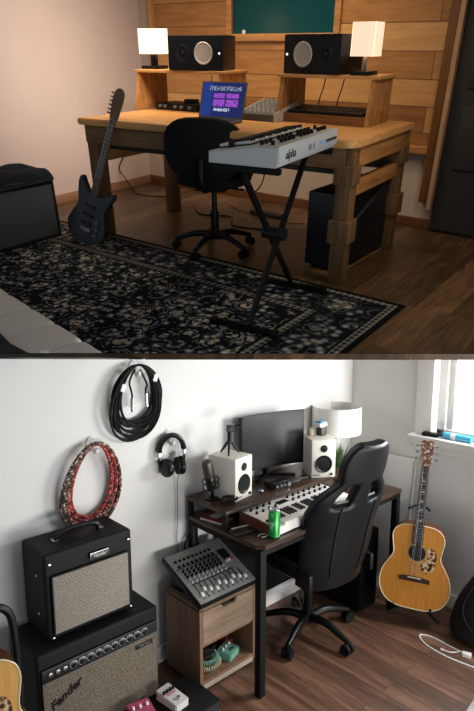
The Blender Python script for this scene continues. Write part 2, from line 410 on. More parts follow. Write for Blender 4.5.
g = G(); g.span(dk(DX1 - .085, DY0 + .06, 0.475), dk(DX1 - .035, DY1, 0.555), bev=0.005); g.build('side_rail', deskw_y, desk)
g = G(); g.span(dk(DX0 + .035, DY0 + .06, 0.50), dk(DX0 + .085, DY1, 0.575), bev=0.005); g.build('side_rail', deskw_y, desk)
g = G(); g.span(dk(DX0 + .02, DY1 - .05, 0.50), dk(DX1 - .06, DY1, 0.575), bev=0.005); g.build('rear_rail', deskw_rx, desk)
g = G(); g.span(dk(DX0 + .10, DY0 + .13, 0.585), dk(DX1 - .12, DY1 - .06, 0.61), bev=0.004); g.build('under_shelf', plain('dark_shelf_board', '#26211c', 0.6), desk)

# ---- raised shelves standing on the desk
def hutch(x0, x1, y0, y1, label):
    t = thing('desk_shelf', label, 'shelf', ((x0 + x1) / 2, (y0 + y1) / 2, DZ), R_(7), 'raised shelves on the studio desk')
    w, dp, h = x1 - x0, y1 - y0, 0.26
    for s in (-1, 1):
        g = G(); xo = s * (w / 2 - 0.016)
        M = TR((xo + 0.014, 0, 0)) @ Matrix(((0, 0, -1, 0), (1, 0, 0, 0), (0, 1, 0, 0), (0, 0, 0, 1)))
        g.prism([(-dp / 2 - 0.035, 0), (dp / 2, 0), (dp / 2, h - .018), (-dp / 2 + 0.03, h - .018)], 0, 0.028, M, bev=0.003)
        g.build('side_panel', hutch_wood, t)
    g = G(); g.box((0, 0.01, h - .009), (w + 0.03, dp - 0.02, 0.018), bev=0.003); g.build('top', deskw_x, t)
    return t
hutch(0.895, 1.63, -0.96, -0.60, 'raised wooden shelf on the desk, left one, over the audio interface')
hutch(2.14, 2.755, -0.96, -0.60, 'raised wooden shelf on the desk, right one, over the black keyboard')
HZ = DZ + 0.26

# ---- lamps
shade_m, snt, sb = nodes('lit_lamp_shade'); sb.inputs['Base Color'].default_value = rgb('#f6e3cc'); sb.inputs['Roughness'].default_value = 0.8
sb.inputs['Emission Color'].default_value = rgb('#ffe2c4'); sb.inputs['Emission Strength'].default_value = 0.68
def table_lamp(loc, sz, rz, label, post):
    t = thing('table_lamp', label, 'lamp', loc, rz, 'lit box lamps on the desk shelves')
    g = G(); g.box((0, 0, 0.011), (sz[0] * .85, 0.13, 0.022), bev=0.003); g.build('base', black_sat, t)
    g = G(); g.box((0, 0, 0.06), post[1], bev=0.003); g.build('post', post[0], t)
    g = G(); a, b_, z0, z1 = sz[0] / 2, sz[1] / 2, 0.095, 0.095 + sz[2]; k = .004
    g.span((-a, -b_, z0), (a, -b_ + k, z1)).span((-a, b_ - k, z0), (a, b_, z1)).span((-a, -b_, z0), (-a + k, b_, z1)).span((a - k, -b_, z0), (a, b_, z1))
    g.build('lamp_shade', shade_m, t)
    g = G(); g.ball((0, 0, 0.16), 0.026).cyl((0, 0, .095), (0, 0, .14), .012); g.build('bulb', emis('warm_bulb', '#ffd2a0', 3.0), t)
table_lamp((0.955, -0.82, HZ), (0.175, 0.12, 0.155), 0.10, 'lit cream box lamp on the left shelf, beside the dark plaster wall', (black_sat, (0.045, 0.03, 0.08)))
table_lamp((2.66, -0.84, HZ), (0.14, 0.12, 0.165), 0.05, 'lit cream box lamp on the right shelf, steel post', (steel, (0.02, 0.012, 0.11)))

# ---- studio monitors lying on their sides
def monitor_speaker(loc, rz, side, label):
    t = thing('studio_speaker', label, 'speaker', loc, rz, 'black studio speakers on the desk shelves')
    w, d, h = 0.40, 0.27, 0.205
    g = G(); g.box((0, 0, h / 2), (w, d, h), bev=0.008); g.build('cabinet', black_sat, t)
    cx = 0.06 * side
    g = G(); g.turn([(0.0, -0.018), (0.022, -0.012), (0.028, -0.016), (0.056, 0.003), (0.062, 0.006), (0.067, 0.0)], (cx, -d / 2 - .001, h / 2), (0, -1, 0), 32); c = g.build('woofer', plain('pale_cone', '#a8a298', 0.6), t)
    g = G(); g.turn([(0.03, 0), (0.028, 0.006), (0.012, 0.011), (0.001, 0.012)], (cx, -d / 2 + .012, h / 2), (0, -1, 0), 24); g.build('dust_cap', plain('cap_grey', '#7d786f', 0.5), c)
    g = G(); g.turn([(0.05, 0), (0.048, 0.004), (0.03, 0.001), (0.016, -0.002), (0.012, 0.003), (0.001, 0.005)], (cx - side * 0.155, -d / 2, h / 2), (0, -1, 0), 28); g.build('tweeter', black, t)
    g = G(); g.cyl((cx + side * 0.115, -d / 2 + .002, h / 2 + .0), (cx + side * 0.115, -d / 2 - .003, h / 2), 0.0065); g.build('power_light', emis('white_led', '#e8f4ff', 1.2), t)
monitor_speaker((1.40, -0.80, HZ), 0.32, 1, 'black studio speaker on its side on the left shelf, by the box lamp')
monitor_speaker((2.36, -0.80, HZ), -0.05, -1, 'black studio speaker on its side on the right shelf, under the teal window')

# ---- desk gear
t = thing('audio_interface', 'flat black audio interface under the left desk shelf', 'audio interface', (1.2, -0.78, DZ))
g = G(); g.box((0, 0, 0.024), (0.40, 0.2, 0.044), bev=0.004); g.build('case', black, t)
for x in (-0.15, -0.1, 0.0, 0.06, 0.14):
    g = G(); g.cyl((x, -0.099, 0.026), (x, -0.118, 0.026), 0.011, n=14); g.build('knob', grey_pl, t)
g = G(); g.box((0.05, 0.02, 0.058), (0.09, 0.07, 0.025), bev=0.003); g.build('power_supply', black, t)

laptop_scr, lnt, lb = nodes('laptop_screen')
co = coords(lnt); sp = lnt.nodes.new('ShaderNodeSeparateXYZ'); lnt.links.new(co, sp.inputs[0])
def bandm(nt, s, a, c): return math_(nt, 'MULTIPLY', math_(nt, 'GREATER_THAN', s, a), math_(nt, 'LESS_THAN', s, c))
X_, Z_ = sp.outputs[0], sp.outputs[1]
cc = mixc(lnt, math_(lnt, 'GREATER_THAN', X_, -0.075), '#16307c', '#0e1c58')
nz = lnt.nodes.new('ShaderNodeTexNoise'); nz.inputs['Scale'].default_value = 130; lnt.links.new(co, nz.inputs[0])
purp = ramp(lnt, nz.outputs[0], [(0.4, '#5a2a9e'), (0.5, '#8a45c8'), (0.6, '#b052b8')])
for z0, z1 in ((0.07, 0.11), (0.118, 0.145)): cc = mixc(lnt, math_(lnt, 'MULTIPLY', bandm(lnt, Z_, z0, z1), math_(lnt, 'MULTIPLY', bandm(lnt, X_, -0.065, 0.115), math_(lnt, 'SUBTRACT', 1.0, bandm(lnt, X_, 0.018, 0.028)))), cc, purp)
wh = ramp(lnt, nz.outputs[0], [(0.45, '#101c50'), (0.5, '#c8d0e8')], 'CONSTANT')
cc = mixc(lnt, math_(lnt, 'MULTIPLY', bandm(lnt, Z_, 0.042, 0.06), bandm(lnt, X_, -0.06, 0.06)), cc, wh)
cc = mixc(lnt, math_(lnt, 'MULTIPLY', bandm(lnt, Z_, 0.16, 0.185), bandm(lnt, X_, -0.1, 0.13)), cc, mixc(lnt, 0.55, wh, '#14245e'))
lb.inputs['Base Color'].default_value = (0.01, 0.01, 0.02, 1); lnt.links.new(cc, lb.inputs['Emission Color']); lb.inputs['Emission Strength'].default_value = 1.0; lb.inputs['Roughness'].default_value = 0.25
lap_m = plain('laptop_metal', '#77726e', 0.4, 0.7)
t = thing('laptop', 'open laptop on the desk showing purple audio tracks', 'laptop', (1.90, -1.34, DZ), 0.12)
g = G(); g.box((0, 0, 0.008), (0.325, 0.225, 0.015), bev=0.004); g.build('base', lap_m, t)
g = G(); g.box((0, 0.03, 0.0162), (0.28, 0.1, 0.002)); g.build('keyboard', black, t)
g = G(); g.box((0, -0.066, 0.0162), (0.1, 0.07, 0.0015)); g.build('trackpad', grey_pl, t)
lid = G(); lid.box((0, 0.108, 0.004), (0.325, 0.008, 0.0), bev=0.0)
lid.bm.free(); lid = G(); lid.box((0, 0.105, -0.004), (0.325, 0.215, 0.007), bev=0.003)
LM = TR((0, 0.112, 0.016)) @ RX(72)
l_ = lid.build('lid', lap_m, t, LM)
g = G(); g.box((0, 0.108, 0.0005), (0.305, 0.192, 0.002)); g.build('screen', laptop_scr, l_)
t = thing('phone', 'small white phone lying on the desk beside the laptop', 'phone', (1.70, -1.27, DZ), 0.4)
g = G(); g.box((0, 0, 0.006), (0.13, 0.065, 0.01), bev=0.004); g.build('body', white_pl, t)
g = G(); g.box((0, 0, 0.0115), (0.118, 0.057, 0.001)); g.build('screen', plain('phone_glass', '#aaa7a2', 0.2), t)

t = thing('mixing_console', 'small mixing console behind the laptop with rows of knobs', 'mixer', (2.06, -0.93, DZ), 0.0)
g = G(); M = Matrix(((0, 0, 1, 0), (1, 0, 0, 0), (0, 1, 0, 0), (0, 0, 0, 1)))
g.prism([(-0.14, 0), (0.14, 0), (0.14, 0.10), (0.06, 0.085), (-0.14, 0.04)], -0.13, 0.13, M, bev=0.003); g.build('body', plain('mixer_grey', '#4f504f', 0.5), t)
for s in (-1, 1):
    g = G(); g.prism([(-0.145, 0), (0.145, 0), (0.145, 0.107), (0.06, 0.092), (-0.145, 0.047)], s * 0.133 - .004, s * 0.133 + .004, M, bev=0.002); g.build('side_cheek', plain('cheek_white', '#b9b4aa', 0.5), t)
kn = G(); kn.cyl((0, 0, 0), (0, 0, 0.016), 0.008, 0.006, n=10); k0 = None
for i in range(7):
    for j in range(5):
        y = -0.115 + j * 0.05; z = 0.0415 + (y + 0.14) * 0.226
        Mx = TR((-0.105 + i * 0.035, y, z)) @ RX(12)
        if k0 is None: k0 = kn.build('knob', plain('knob_pale', '#c4c2bc', 0.5), t, Mx)
        else: cp(k0, t, Mx)

kb_wood = wood('keyboard_case_wood', [(0.2, '#5c3818'), (0.5, '#8a5a2c'), (0.9, '#a8743f')], 'X', 9)
t = thing('midi_keyboard', 'black keyboard in a wooden case under the right desk shelf', 'keyboard', (2.47, -0.83, DZ))
g = G(); g.prism([(-0.14, 0), (0.14, 0), (0.14, 0.075), (-0.14, 0.048)], -0.28, 0.28, M, bev=0.004); g.build('case', kb_wood, t)
g = G(); g.box((0, 0, 0.064), (0.53, 0.25, 0.006), rot=(R_(5.5), 0, 0)); g.build('keybed', black, t)
kk = G(); kk.box((0, 0, 0.004), (0.021, 0.055, 0.010), bev=0.002); k0 = None
for i in range(20):
    for j in range(3):
        y = -0.085 + j * 0.072; Mx = TR((-0.247 + i * 0.026, y, 0.067 + y * 0.096)) @ RX(5.5)
        if k0 is None: k0 = kk.build('key', plain('dark_keys', '#1c2026', 0.4), t, Mx)
        else: cp(k0, t, Mx)
for x in (2.262, 2.40):   # cables hanging behind the shelf
    g = G(); g.tube(smooth_path([(x, 0.0, 0.255), (x - 0.02, 0, 0.17), (x - 0.045, 0.0, 0.09), (x - 0.05, -0.005, 0.004)]), 0.004, 6)
    single('cable', g, blackrub, 'thin black cable hanging behind the right desk shelf, %s one' % ('left' if x < 2.3 else 'right'), 'cable', (0.0, -0.56, DZ), group='cables behind the right desk shelf')
g = G(); g.tube(smooth_path([(1.30, -0.57, DZ + 0.25), (1.29, -0.57, DZ + 0.15), (1.31, -0.575, DZ + 0.08), (1.28, -0.58, DZ + 0.004)]), 0.003, 6)
single('cable', g, blackrub, 'thin black cable hanging behind the left desk shelf', 'cable')

# ---- case under the desk
t = thing('computer_tower', 'black box-like tower standing on the floor under the right end of the desk', 'computer', (2.72, -0.95, 0))
g = G(); g.box((0, 0, 0.24), (0.24, 0.68, 0.44), bev=0.012); g.build('case', plain('tower_black', '#0d1218', 0.35), t)
g = G(); g.bar((0.124, -0.2, 0.28), (0.124, 0.17, 0.42), 0.008, 0.01); g.build('trim_strip', steel, t)
for x in (-0.08, 0.08):
    for y in (-0.28, 0.28):
        g = G(); g.cyl((x, y, 0), (x, y, 0.022), 0.02); g.build('foot', blackrub, t)

# ---- office chair
def star_base(t, mat, hub_z, r, start, cast_r, mount, arc_h=0.03, legname='base_leg', cz=0.0):
    for k in range(5):
        a = R_(start + 72 * k); d = Vector((math.cos(a), math.sin(a), 0))
        g = G(); pts = smooth_path([d * 0.02 + Vector((0, 0, hub_z)), d * r * .45 + Vector((0, 0, hub_z + arc_h * .3)), d * r + Vector((0, 0, cast_r * 2 + 0.012))], 5)
        n = len(pts); g.tube(pts, [0.026 - 0.011 * i / (n - 1) for i in range(n)], 10); leg = g.build(legname, mat, t)
        g = G(); tn = Vector((-d.y, d.x, 0)); c = d * r + Vector((0, 0, cast_r))
        for s in (-1, 1):
            p = c + tn * s * 0.012
            g.cyl(p - tn * s * 0.004, p + tn * s * 0.014, cast_r, n=18)
        g.cyl(c - tn * .01, c + tn * .01, cast_r * .6, n=12).cyl(c, c + Vector((0, 0, cast_r + .02)), 0.007)
        w = g.build('caster', mount, leg)
ch = thing('office_chair', 'small black office chair pushed up to the wooden desk', 'chair', (1.95, -1.38, 0.006), 0.42)
CR = 0.012
for _ in (0,): star_base(ch, black, 0.10, 0.27, 40, 0.028, blackrub)
for o in list(ch.children):
    if False: o.name
g = G(); g.cyl((0, 0, 0.09), (0, 0, 0.26), 0.028).cyl((0, 0, 0.26), (0, 0, 0.41), 0.018); g.build('gas_lift', black_sat, ch)
g = G(); g.box((0, 0, 0.415), (0.2, 0.2, 0.035), bev=0.01).cyl((0.08, 0, .41), (0.2, 0, .40), 0.007); g.build('tilt_mechanism', black, ch)
g = G()
rings = []
for z, s in ((0.432, 0.86), (0.445, 0.98), (0.475, 1.0), (0.495, 0.95), (0.503, 0.75)):
    rings.append([(0.235 * s * math.copysign(abs(math.cos(a)) ** .75, math.cos(a)), 0.02 + 0.225 * s * math.copysign(abs(math.sin(a)) ** .75, math.sin(a)), z) for a in [2 * PI * i / 28 for i in range(28)]])
g.loft(rings); g.build('seat', chair_black, ch)
g = G(); rings = []
for y0, s in ((-0.03, 0.9), (-0.02, 1.0), (0.01, 1.0), (0.025, 0.88)):
    rings.append([(0.245 * s * math.copysign(abs(math.cos(a)) ** .7, math.cos(a)), y0 + 0.05 * (math.cos(a) ** 2), 0.175 * s * math.copysign(abs(math.sin(a)) ** .8, math.sin(a))) for a in [2 * PI * i / 28 for i in range(28)]])
g.loft(rings); g.build('backrest', chair_black, ch, TR((0, -0.25, 0.665)) @ RX(8))
g = G(); g.tube(smooth_path([(0, -0.05, .42), (0, -0.22, .43), (0, -0.29, .5), (0, -0.275, .62)]), 0.016, 10); g.build('back_support', black, ch)

# ---- synthesiser on its X stand
SX, SY, SZ = 2.815, -1.98, 0.765
syn = thing('synthesizer', 'silver-white synthesizer keyboard on a black X stand in front of the desk', 'synthesizer', (SX, SY, SZ), R_(8))
silver = plain('silver_panel', '#b7b9ba', 0.38, 0.15, var=0.02)
M2 = Matrix(((1, 0, 0, 0), (0, 0, -1, 0), (0, 1, 0, 0), (0, 0, 0, 1)))
g = G(); g.prism([(-0.165, 0.0), (0.15, 0.0), (0.165, 0.02), (0.165, 0.083), (0.05, 0.078), (-0.165, 0.045)], -0.34, 0.34, M2, bev=0.005); g.build('body', silver, syn)
g = G(); g.box((-0.07, 0.02, 0.0625), (0.155, 0.58, 0.006), rot=(0, R_(-8.6), 0)); g.build('keybed', black, syn)
wk = G(); wk.box((0, 0, 0), (0.145, 0.0232, 0.012), bev=0.002); k0 = None; whitek = plain('ivory_keys', '#d6d6d2', 0.35, var=0.01); blackk = plain('ebony_keys', '#101113', 0.3)
def kz(x): return 0.067 + (x + 0.07) * 0.151
for i in range(24):
    Mx = TR((-0.078, -0.255 + i * 0.024, kz(-0.078) + .003)) @ RY(-8.6)
    if k0 is None: k0 = wk.build('white_key', whitek, syn, Mx)
    else: cp(k0, syn, Mx)
bk = G(); bk.box((0, 0, 0), (0.09, 0.013, 0.014), bev=0.002); k0 = None
for i in range(23):
    if i % 7 in (2, 6): continue
    Mx = TR((-0.05, -0.243 + i * 0.024, kz(-0.05) + .012)) @ RY(-8.6)
    if k0 is None: k0 = bk.build('black_key', blackk, syn, Mx)
    else: cp(k0, syn, Mx)
kn = G(); kn.cyl((0, 0, 0), (0, 0, 0.018), 0.009, 0.0075, n=12); k0 = None
for i in range(15):
    for j in range(2):
        if (i * 3 + j) % 5 == 4: continue
        Mx = TR((0.065 + j * 0.05, -0.29 + i * 0.041, 0.0785 + 0.0015 * j)) @ RY(-3)
        if k0 is None: k0 = kn.build('knob', black_sat, syn, Mx)
        else: cp(k0, syn, Mx)
g = G(); g.box((0.08, 0.0, 0.081), (0.03, 0.1, 0.004)); g.build('display', plain('synth_display', '#20262e', 0.2), syn)
for y in (-0.29, -0.255):
    g = G(); g.cyl((-0.08, y, 0.058), (-0.08, y, 0.086), 0.012, n=14); g.build('pitch_wheel', black, syn)
ink = plain('navy_ink', '#1b2533', 0.5); inkb = plain('blue_ink', '#6fa3d8', 0.5)
RP = Matrix(((0, 0, 1, 0.166), (1, 0, 0, 0), (0, 1, 0, 0), (0, 0, 0, 1)))   # text on the rear panel
text_mesh('alpha', 0.05, ink, syn, RP @ TR((-0.22, 0.042, 0)), shear=0.25)
g = G()
for y in (-0.02, 0.0, 0.035): g.box((0.1655, y, 0.042), (0.002, 0.006, 0.024))
g.build('marking', ink, syn)
g = G()
for y, w in ((0.105, 0.02), (0.13, 0.016), (0.155, 0.02)): g.box((0.1655, y, 0.044), (0.002, w, 0.016))
g.build('marking', inkb, syn)
g = G()
for i in range(6): g.cyl((0.163, 0.19 + i * 0.024, 0.045), (0.1685, 0.19 + i * 0.024, 0.045), 0.007, n=12)
g.build('socket_row', black, syn)

st = thing('keyboard_stand', 'black folding X stand holding up the silver synthesizer', 'stand', (SX, SY, 0.0), R_(8))
rz_ = 0.006
bm_ = 0.0
for s in (-1, 1):
    g = G(); xo = 0.028 * s
    g.bar((xo, -0.31 * s, 0.035 + rz_), (xo, 0.29 * s, SZ - .034), 0.032, 0.022, bev=0.004, up=(1, 0, 0)); g.build('cross_bar', black_sat, st)
    g = G(); g.bar((-0.17, -0.32 * s, 0.017 + rz_), (0.17, -0.32 * s, 0.017 + rz_), 0.032, 0.03, bev=0.005)
    for e in (-1, 1): g.box((0.17 * e, -0.32 * s, 0.017 + rz_), (0.03, 0.04, 0.034), bev=0.006)
    g.build('foot', black_sat, st)
    g = G(); g.bar((-0.16, 0.30 * s, SZ - .017), (0.16, 0.30 * s, SZ - .017), 0.03, 0.03, bev=0.005); g.build('support_arm', blackrub, st)
g = G(); g.cyl((-0.06, 0, 0.40), (0.06, 0, 0.40), 0.03, n=20); g.build('pivot', black, st)

# ---- speaker cabinet with cloth, at the left
t = thing('guitar_amplifier', 'large grey-clothed amplifier cabinet standing on the rug at the left edge', 'amplifier', (0.62, -2.12, 0.006))
g = G(); g.box((0, 0, 0.205), (0.44, 0.66, 0.41), bev=0.012); g.build('cabinet', plain('cab_black', '#14181b', 0.5), t)
g = G(); g.box((0.2215, 0, 0.195), (0.006, 0.60, 0.34), bev=0.002); g.build('grille', weave('dark_grille', '#2b3232', '#5d6562', 240), t)
g = G(); g.box((0.222, 0, 0.384), (0.008, 0.60, 0.022), bev=0.002); g.build('trim_strip', black_sat, t)
g = G(); random.seed(3)
nx, ny = 9, 15; V = []
for i in range(nx):
    for j in range(ny):
        x = -0.23 + 0.46 * i / (nx - 1); y = -0.30 + 0.6405 * j / (ny - 1)
        z = 0.012 + 0.02 * math.sin(x * 17 + 1) * math.cos(y * 13) + random.uniform(0, 0.012) + 0.02
        if i in (0, nx - 1): z = -0.03
        V.append(g.bm.verts.new((x + (0.0 if i < nx - 1 else 0.012), y, z)))
for i in range(nx - 1):
    for j in range(ny - 1): g.bm.faces.new((V[i * ny + j], V[(i + 1) * ny + j], V[(i + 1) * ny + j + 1], V[i * ny + j + 1]))
bmesh.ops.solidify(g.bm, geom=g.bm.faces[:], thickness=0.006)
single('cloth', g, plain('dark_cloth', '#14202a', 0.9, scale=25, var=0.25), 'dark crumpled cloth lying over the amplifier cabinet at the left', 'cloth', (0.62, -2.12, 0.421), smooth=70, sub=1)

# ---- electric guitar leaning on the desk's front-left corner
eg = thing('electric_guitar', 'dark electric guitar leaning against the left front corner of the desk', 'electric guitar', (1.09, -1.80, 0.008), 0.25, rx=R_(-10), ry=R_(19))
def outline(pts, n=6):
    P = [Vector((x, y, 0)) for x, y in pts]; m = len(P); out = []
    for i in range(m):
        a, b, c, d = P[i - 1], P[i], P[(i + 1) % m], P[(i + 2) % m]
        for k in range(n):
            t_ = k / n; q = 0.5 * ((2 * b) + (c - a) * t_ + (2 * a - 5 * b + 4 * c - d) * t_ ** 2 + (3 * b - a - 3 * c + d) * t_ ** 3); out.append((q.x, q.y))
    return out
MS = Matrix(((1, 0, 0, 0), (0, 0, -1, 0), (0, 1, 0, 0), (0, 0, 0, 1)))     # drawn upright in xz, front towards -y
body = outline([(0, 0), (0.11, 0.02), (0.155, 0.10), (0.135, 0.19), (0.115, 0.25), (0.13, 0.32), (0.15, 0.375), (0.135, 0.40), (0.085, 0.36), (0.05, 0.345), (-0.03, 0.345), (-0.075, 0.385), (-0.115, 0.43), (-0.14, 0.40), (-0.13, 0.33), (-0.11, 0.25), (-0.135, 0.18), (-0.155, 0.10), (-0.11, 0.02)])
gl = plain('dark_lacquer', '#0b0d12', 0.22, spec=0.6)
g = G(); g.prism(body, -0.022, 0.022, MS, bev=0.008); g.build('body', gl, eg)
pg = outline([(0.02, 0.06), (0.09, 0.09), (0.1, 0.17), (0.08, 0.24), (0.10, 0.31), (0.04, 0.335), (-0.04, 0.335), (-0.075, 0.31), (-0.05, 0.20), (-0.03, 0.12)])
g = G(); g.prism(pg, 0.022, 0.0245, MS); g.build('pickguard', plain('smoked_guard', '#262b33', 0.3), eg)
for z in (0.14, 0.20, 0.26):
    g = G(); g.box((0, -0.026, z), (0.08, 0.008, 0.02), bev=0.003); g.build('pickup', black, eg)
g = G(); g.box((0, -0.028, 0.095), (0.085, 0.012, 0.03), bev=0.003); g.build('bridge', steel, eg)
for x, z in ((0.075, 0.17), (0.085, 0.125), (0.08, 0.08)):
    g = G(); g.cyl((x, -0.022, z), (x, -0.036, z), 0.011, n=14); g.build('knob', grey_pl, eg)
fret_w = wood('fretboard_wood', [(0.2, '#3a2a1c'), (0.6, '#5a4229'), (0.9, '#6f5436')], 'Z', 10)
g = G(); g.loft([[(-w, y, z), (w, y, z), (w * .8, y + .02, z), (-w * .8, y + .02, z)] for w, y, z in ((0.028, -0.024, 0.31), (0.021, -0.024, 0.83))]); nk = g.build('neck', fret_w, eg)
fg = G(); fg.box((0, 0, 0), (0.05, 0.003, 0.003)); f0 = fg.build('fret', steel, nk, TR((0, -0.0255, 0.83)))
for i in range(1, 19): cp(f0, nk, TR((0, -0.0255, 0.83 - 0.57 * (1 - 2 ** (-i / 12.0)))))
hs = outline([(-0.022, 0.82), (0.022, 0.82), (0.03, 0.86), (0.036, 0.95), (0.03, 1.0), (0.0, 1.02), (-0.03, 1.0), (-0.038, 0.95), (-0.032, 0.87)])
g = G(); g.prism(hs, 0.006, 0.02, MS, bev=0.002); hd = g.build('headstock', wood('headstock_wood', [(0.2, '#3b2d20'), (0.7, '#5d4a36')], 'Z', 8), eg)
for i in range(6):
    g = G(); z = 0.86 + i * 0.024; g.cyl((-0.036, -0.012, z), (-0.056, -0.012, z), 0.006, n=8).cyl((-0.02, -0.02, z), (-0.02, -0.028, z), 0.004, n=8); g.build('tuning_peg', steel, hd)
for i in range(6):
    g = G(); x = (i - 2.5) * 0.0085; g.cyl((x, -0.034, 0.1), (x * .75, -0.0285, 0.84), 0.0008, n=5); g.build('string', steel, eg)

# ---- mattress edge and dark blanket at the front-left
mat_g = plain('grey_quilt', '#7d7977', 0.9, scale=90, var=0.08, bmp=0.15)
def quilt(nm):
    m, nt, b = nodes(nm)
    tc = nt.nodes.new('ShaderNodeTexCoord'); sp = nt.nodes.new('ShaderNodeSeparateXYZ'); nt.links.new(tc.outputs['Object'], sp.inputs[0])
    n = N(nt, 'ShaderNodeTexNoise'); n.inputs['Scale'].default_value = 120; nt.links.new(tc.outputs['Object'], n.inputs['Vector'])
    c = ramp(nt, n.outputs[0], [(0.3, '#bbb6b1'), (0.7, '#cfc9c3')]); nt.links.new(c, b.inputs['Base Color'])
    b.inputs['Roughness'].default_value = 0.95; b.inputs['Specular IOR Level'].default_value = 0.1; bump(nt, b, n.outputs[0], 0.2, 0.003); return m
ML = Vector((2.1, -3.2, 0.006))
mt = thing('mattress', 'grey quilted mattress edge lying on the rug in the front left corner', 'mattress', ML)
mdir = Vector((0.985, -0.174, 0)); mn = Vector((0.174, 0.985, 0))
g = G(); k = 0
xs = [-1.0 + 0.235 * i for i in range(9)]
for a, b_ in zip(xs, xs[1:]):
    c0 = mdir * ((a + b_) / 2) + mn * (0.045)
    g.box(c0 + Vector((0, 0, 0.072)), (0.235, 0.44, 0.144), rot=(0, 0, math.atan2(mdir.y, mdir.x)), bev=0.035, seg=4)
front_cut(g, ML); g.build('cover', quilt('grey_quilt_cover'), mt)
BL = Vector((2.2, -3.25, 0.151))
g = G(); random.seed(5)
for i in range(7):
    c0 = mdir * (-0.9 + i * 0.2) + mn * (-0.10 + random.uniform(-.008, .008))
    g.box(c0 + Vector((0, 0, 0.028)), (0.23, 0.26, 0.05), rot=(random.uniform(-.05, .05), random.uniform(-.05, .05), math.atan2(mdir.y, mdir.x) + random.uniform(-.1, .1)), bev=0.02, seg=3)
front_cut(g, BL)
single('blanket', g, plain('dark_blanket', '#15181c', 0.95, scale=70, var=0.3, bmp=0.4), 'dark blanket lying on the grey mattress in the front left corner', 'blanket', BL)

# ---- floor cables
g = G(); g.tube(smooth_path([(0.012, -0.36, 0.42), (0.02, -0.34, 0.33), (0.03, -0.44, 0.2), (0.06, -0.40, 0.1), (0.14, -0.40, 0.02), (0.35, -0.5, 0.008), (0.6, -0.42, 0.008), (0.68, -0.38, 0.008)]), 0.005, 6)
single('cable', g, blackrub, 'thin cable hanging down the left wall under the desk', 'cable')
for k, (c_, pts) in enumerate((('#8a4a2c', [(1.25, -0.3, 0.006), (1.5, -0.42, 0.006), (1.8, -0.36, 0.006), (2.0, -0.48, 0.006), (2.3, -0.3, 0.006), (2.5, -0.34, 0.006)]),
                               ('#1a1a1c', [(1.0, -0.5, 0.005), (1.25, -0.7, 0.005), (1.5, -0.62, 0.005), (1.7, -0.82, 0.005), (2.1, -0.7, 0.005)]))):
    g = G(); g.tube(smooth_path(pts), 0.005, 6)
    single('cable', g, plain('floor_cable', c_, 0.6), ('orange-brown cable lying on the floor along the back skirting', 'black cable snaking over the floor under the desk')[k], 'cable')
g = G(); g.tube(smooth_path([(1.62, -0.75, 0.57), (1.64, -0.73, 0.40), (1.66, -0.7, 0.30), (1.72, -0.66, 0.33), (1.78, -0.66, 0.45), (1.80, -0.66, 0.57)]), 0.006, 6)
g.tube(smooth_path([(1.70, -0.75, 0.57), (1.73, -0.73, 0.36), (1.78, -0.7, 0.25), (1.84, -0.66, 0.33), (1.88, -0.66, 0.57)]), 0.005, 6)
single('cable', g, blackrub, 'bundle of black cables sagging below the desk behind the chair', 'cable')
g = G(); g.box((0, 0, 0.02), (0.3, 0.06, 0.035), bev=0.006)
t = thing('power_strip', 'dark power strip on the floor under the desk', 'power strip', (1.72, -0.42, 0)); g.build('case', plain('strip_brown', '#3a2f2a', 0.5), t)
for i in range(5):
    g = G(); g.cyl((-0.11 + i * 0.055, 0, 0.037), (-0.11 + i * 0.055, 0, 0.041), 0.018, n=14); g.build('socket', black, t)
# ================================================================== LOWER ROOM: the bright studio corner
ROOM = LOWER
wall_w = plain('white_wall_paint', '#dcdad6', 0.75, scale=3, var=0.02, bmp=0.05)
floor_b = planks('brown_laminate', [(0.2, '#2f1e16'), (0.42, '#523829'), (0.6, '#74523f'), (0.85, '#9c7760')], 'Y', 'X', 0.9, 0.105, rough=0.45, grain=9, contrast=0.22, gap=0.0012, gapc='#2a1a12')
trimw = plain('white_trim_paint', '#e6e4e0', 0.45, var=0.01)

g = G(); g.span((-3.6, -2.0, -0.06), (0.1, 0.1, 0)); struct('floor', g, floor_b, label='brown laminate floor of the bright corner')
XZ = Matrix(((1, 0, 0, 0), (0, 0, 1, 0), (0, 1, 0, 0), (0, 0, 0, 1)))
g = G(); g.prism([(-3.6, 0), (0.1, 0), (0.1, 1.99), (0, 1.96), (-1.63, 1.552), (-3.6, 1.70)], 0.0, 0.1, XZ); struct('wall_left', g, wall_w, label='white wall behind the amplifiers and the desk')
YZ = Matrix(((0, 0, 1, 0), (1, 0, 0, 0), (0, 1, 0, 0), (0, 0, 0, 1)))
g = G(); WY0, WY1, WZb, WZt = -0.58, -1.75, 1.03, 1.60
def top_at(y): return 1.96 + 0.297 * y
g.prism([(0, 0), (WY0, 0), (WY0, top_at(WY0)), (0, 1.96)], 0, 0.1, YZ)
g.prism([(WY0, 0), (-2.0, 0), (-2.0, WZb), (WY0, WZb)], 0, 0.1, YZ)
g.prism([(WY0, WZt), (-1.15, WZt), (-1.15, top_at(-1.15)), (WY0, top_at(WY0))], 0, 0.1, YZ)
struct('wall_right', g, wall_w, label='white wall with the window, right of the corner')
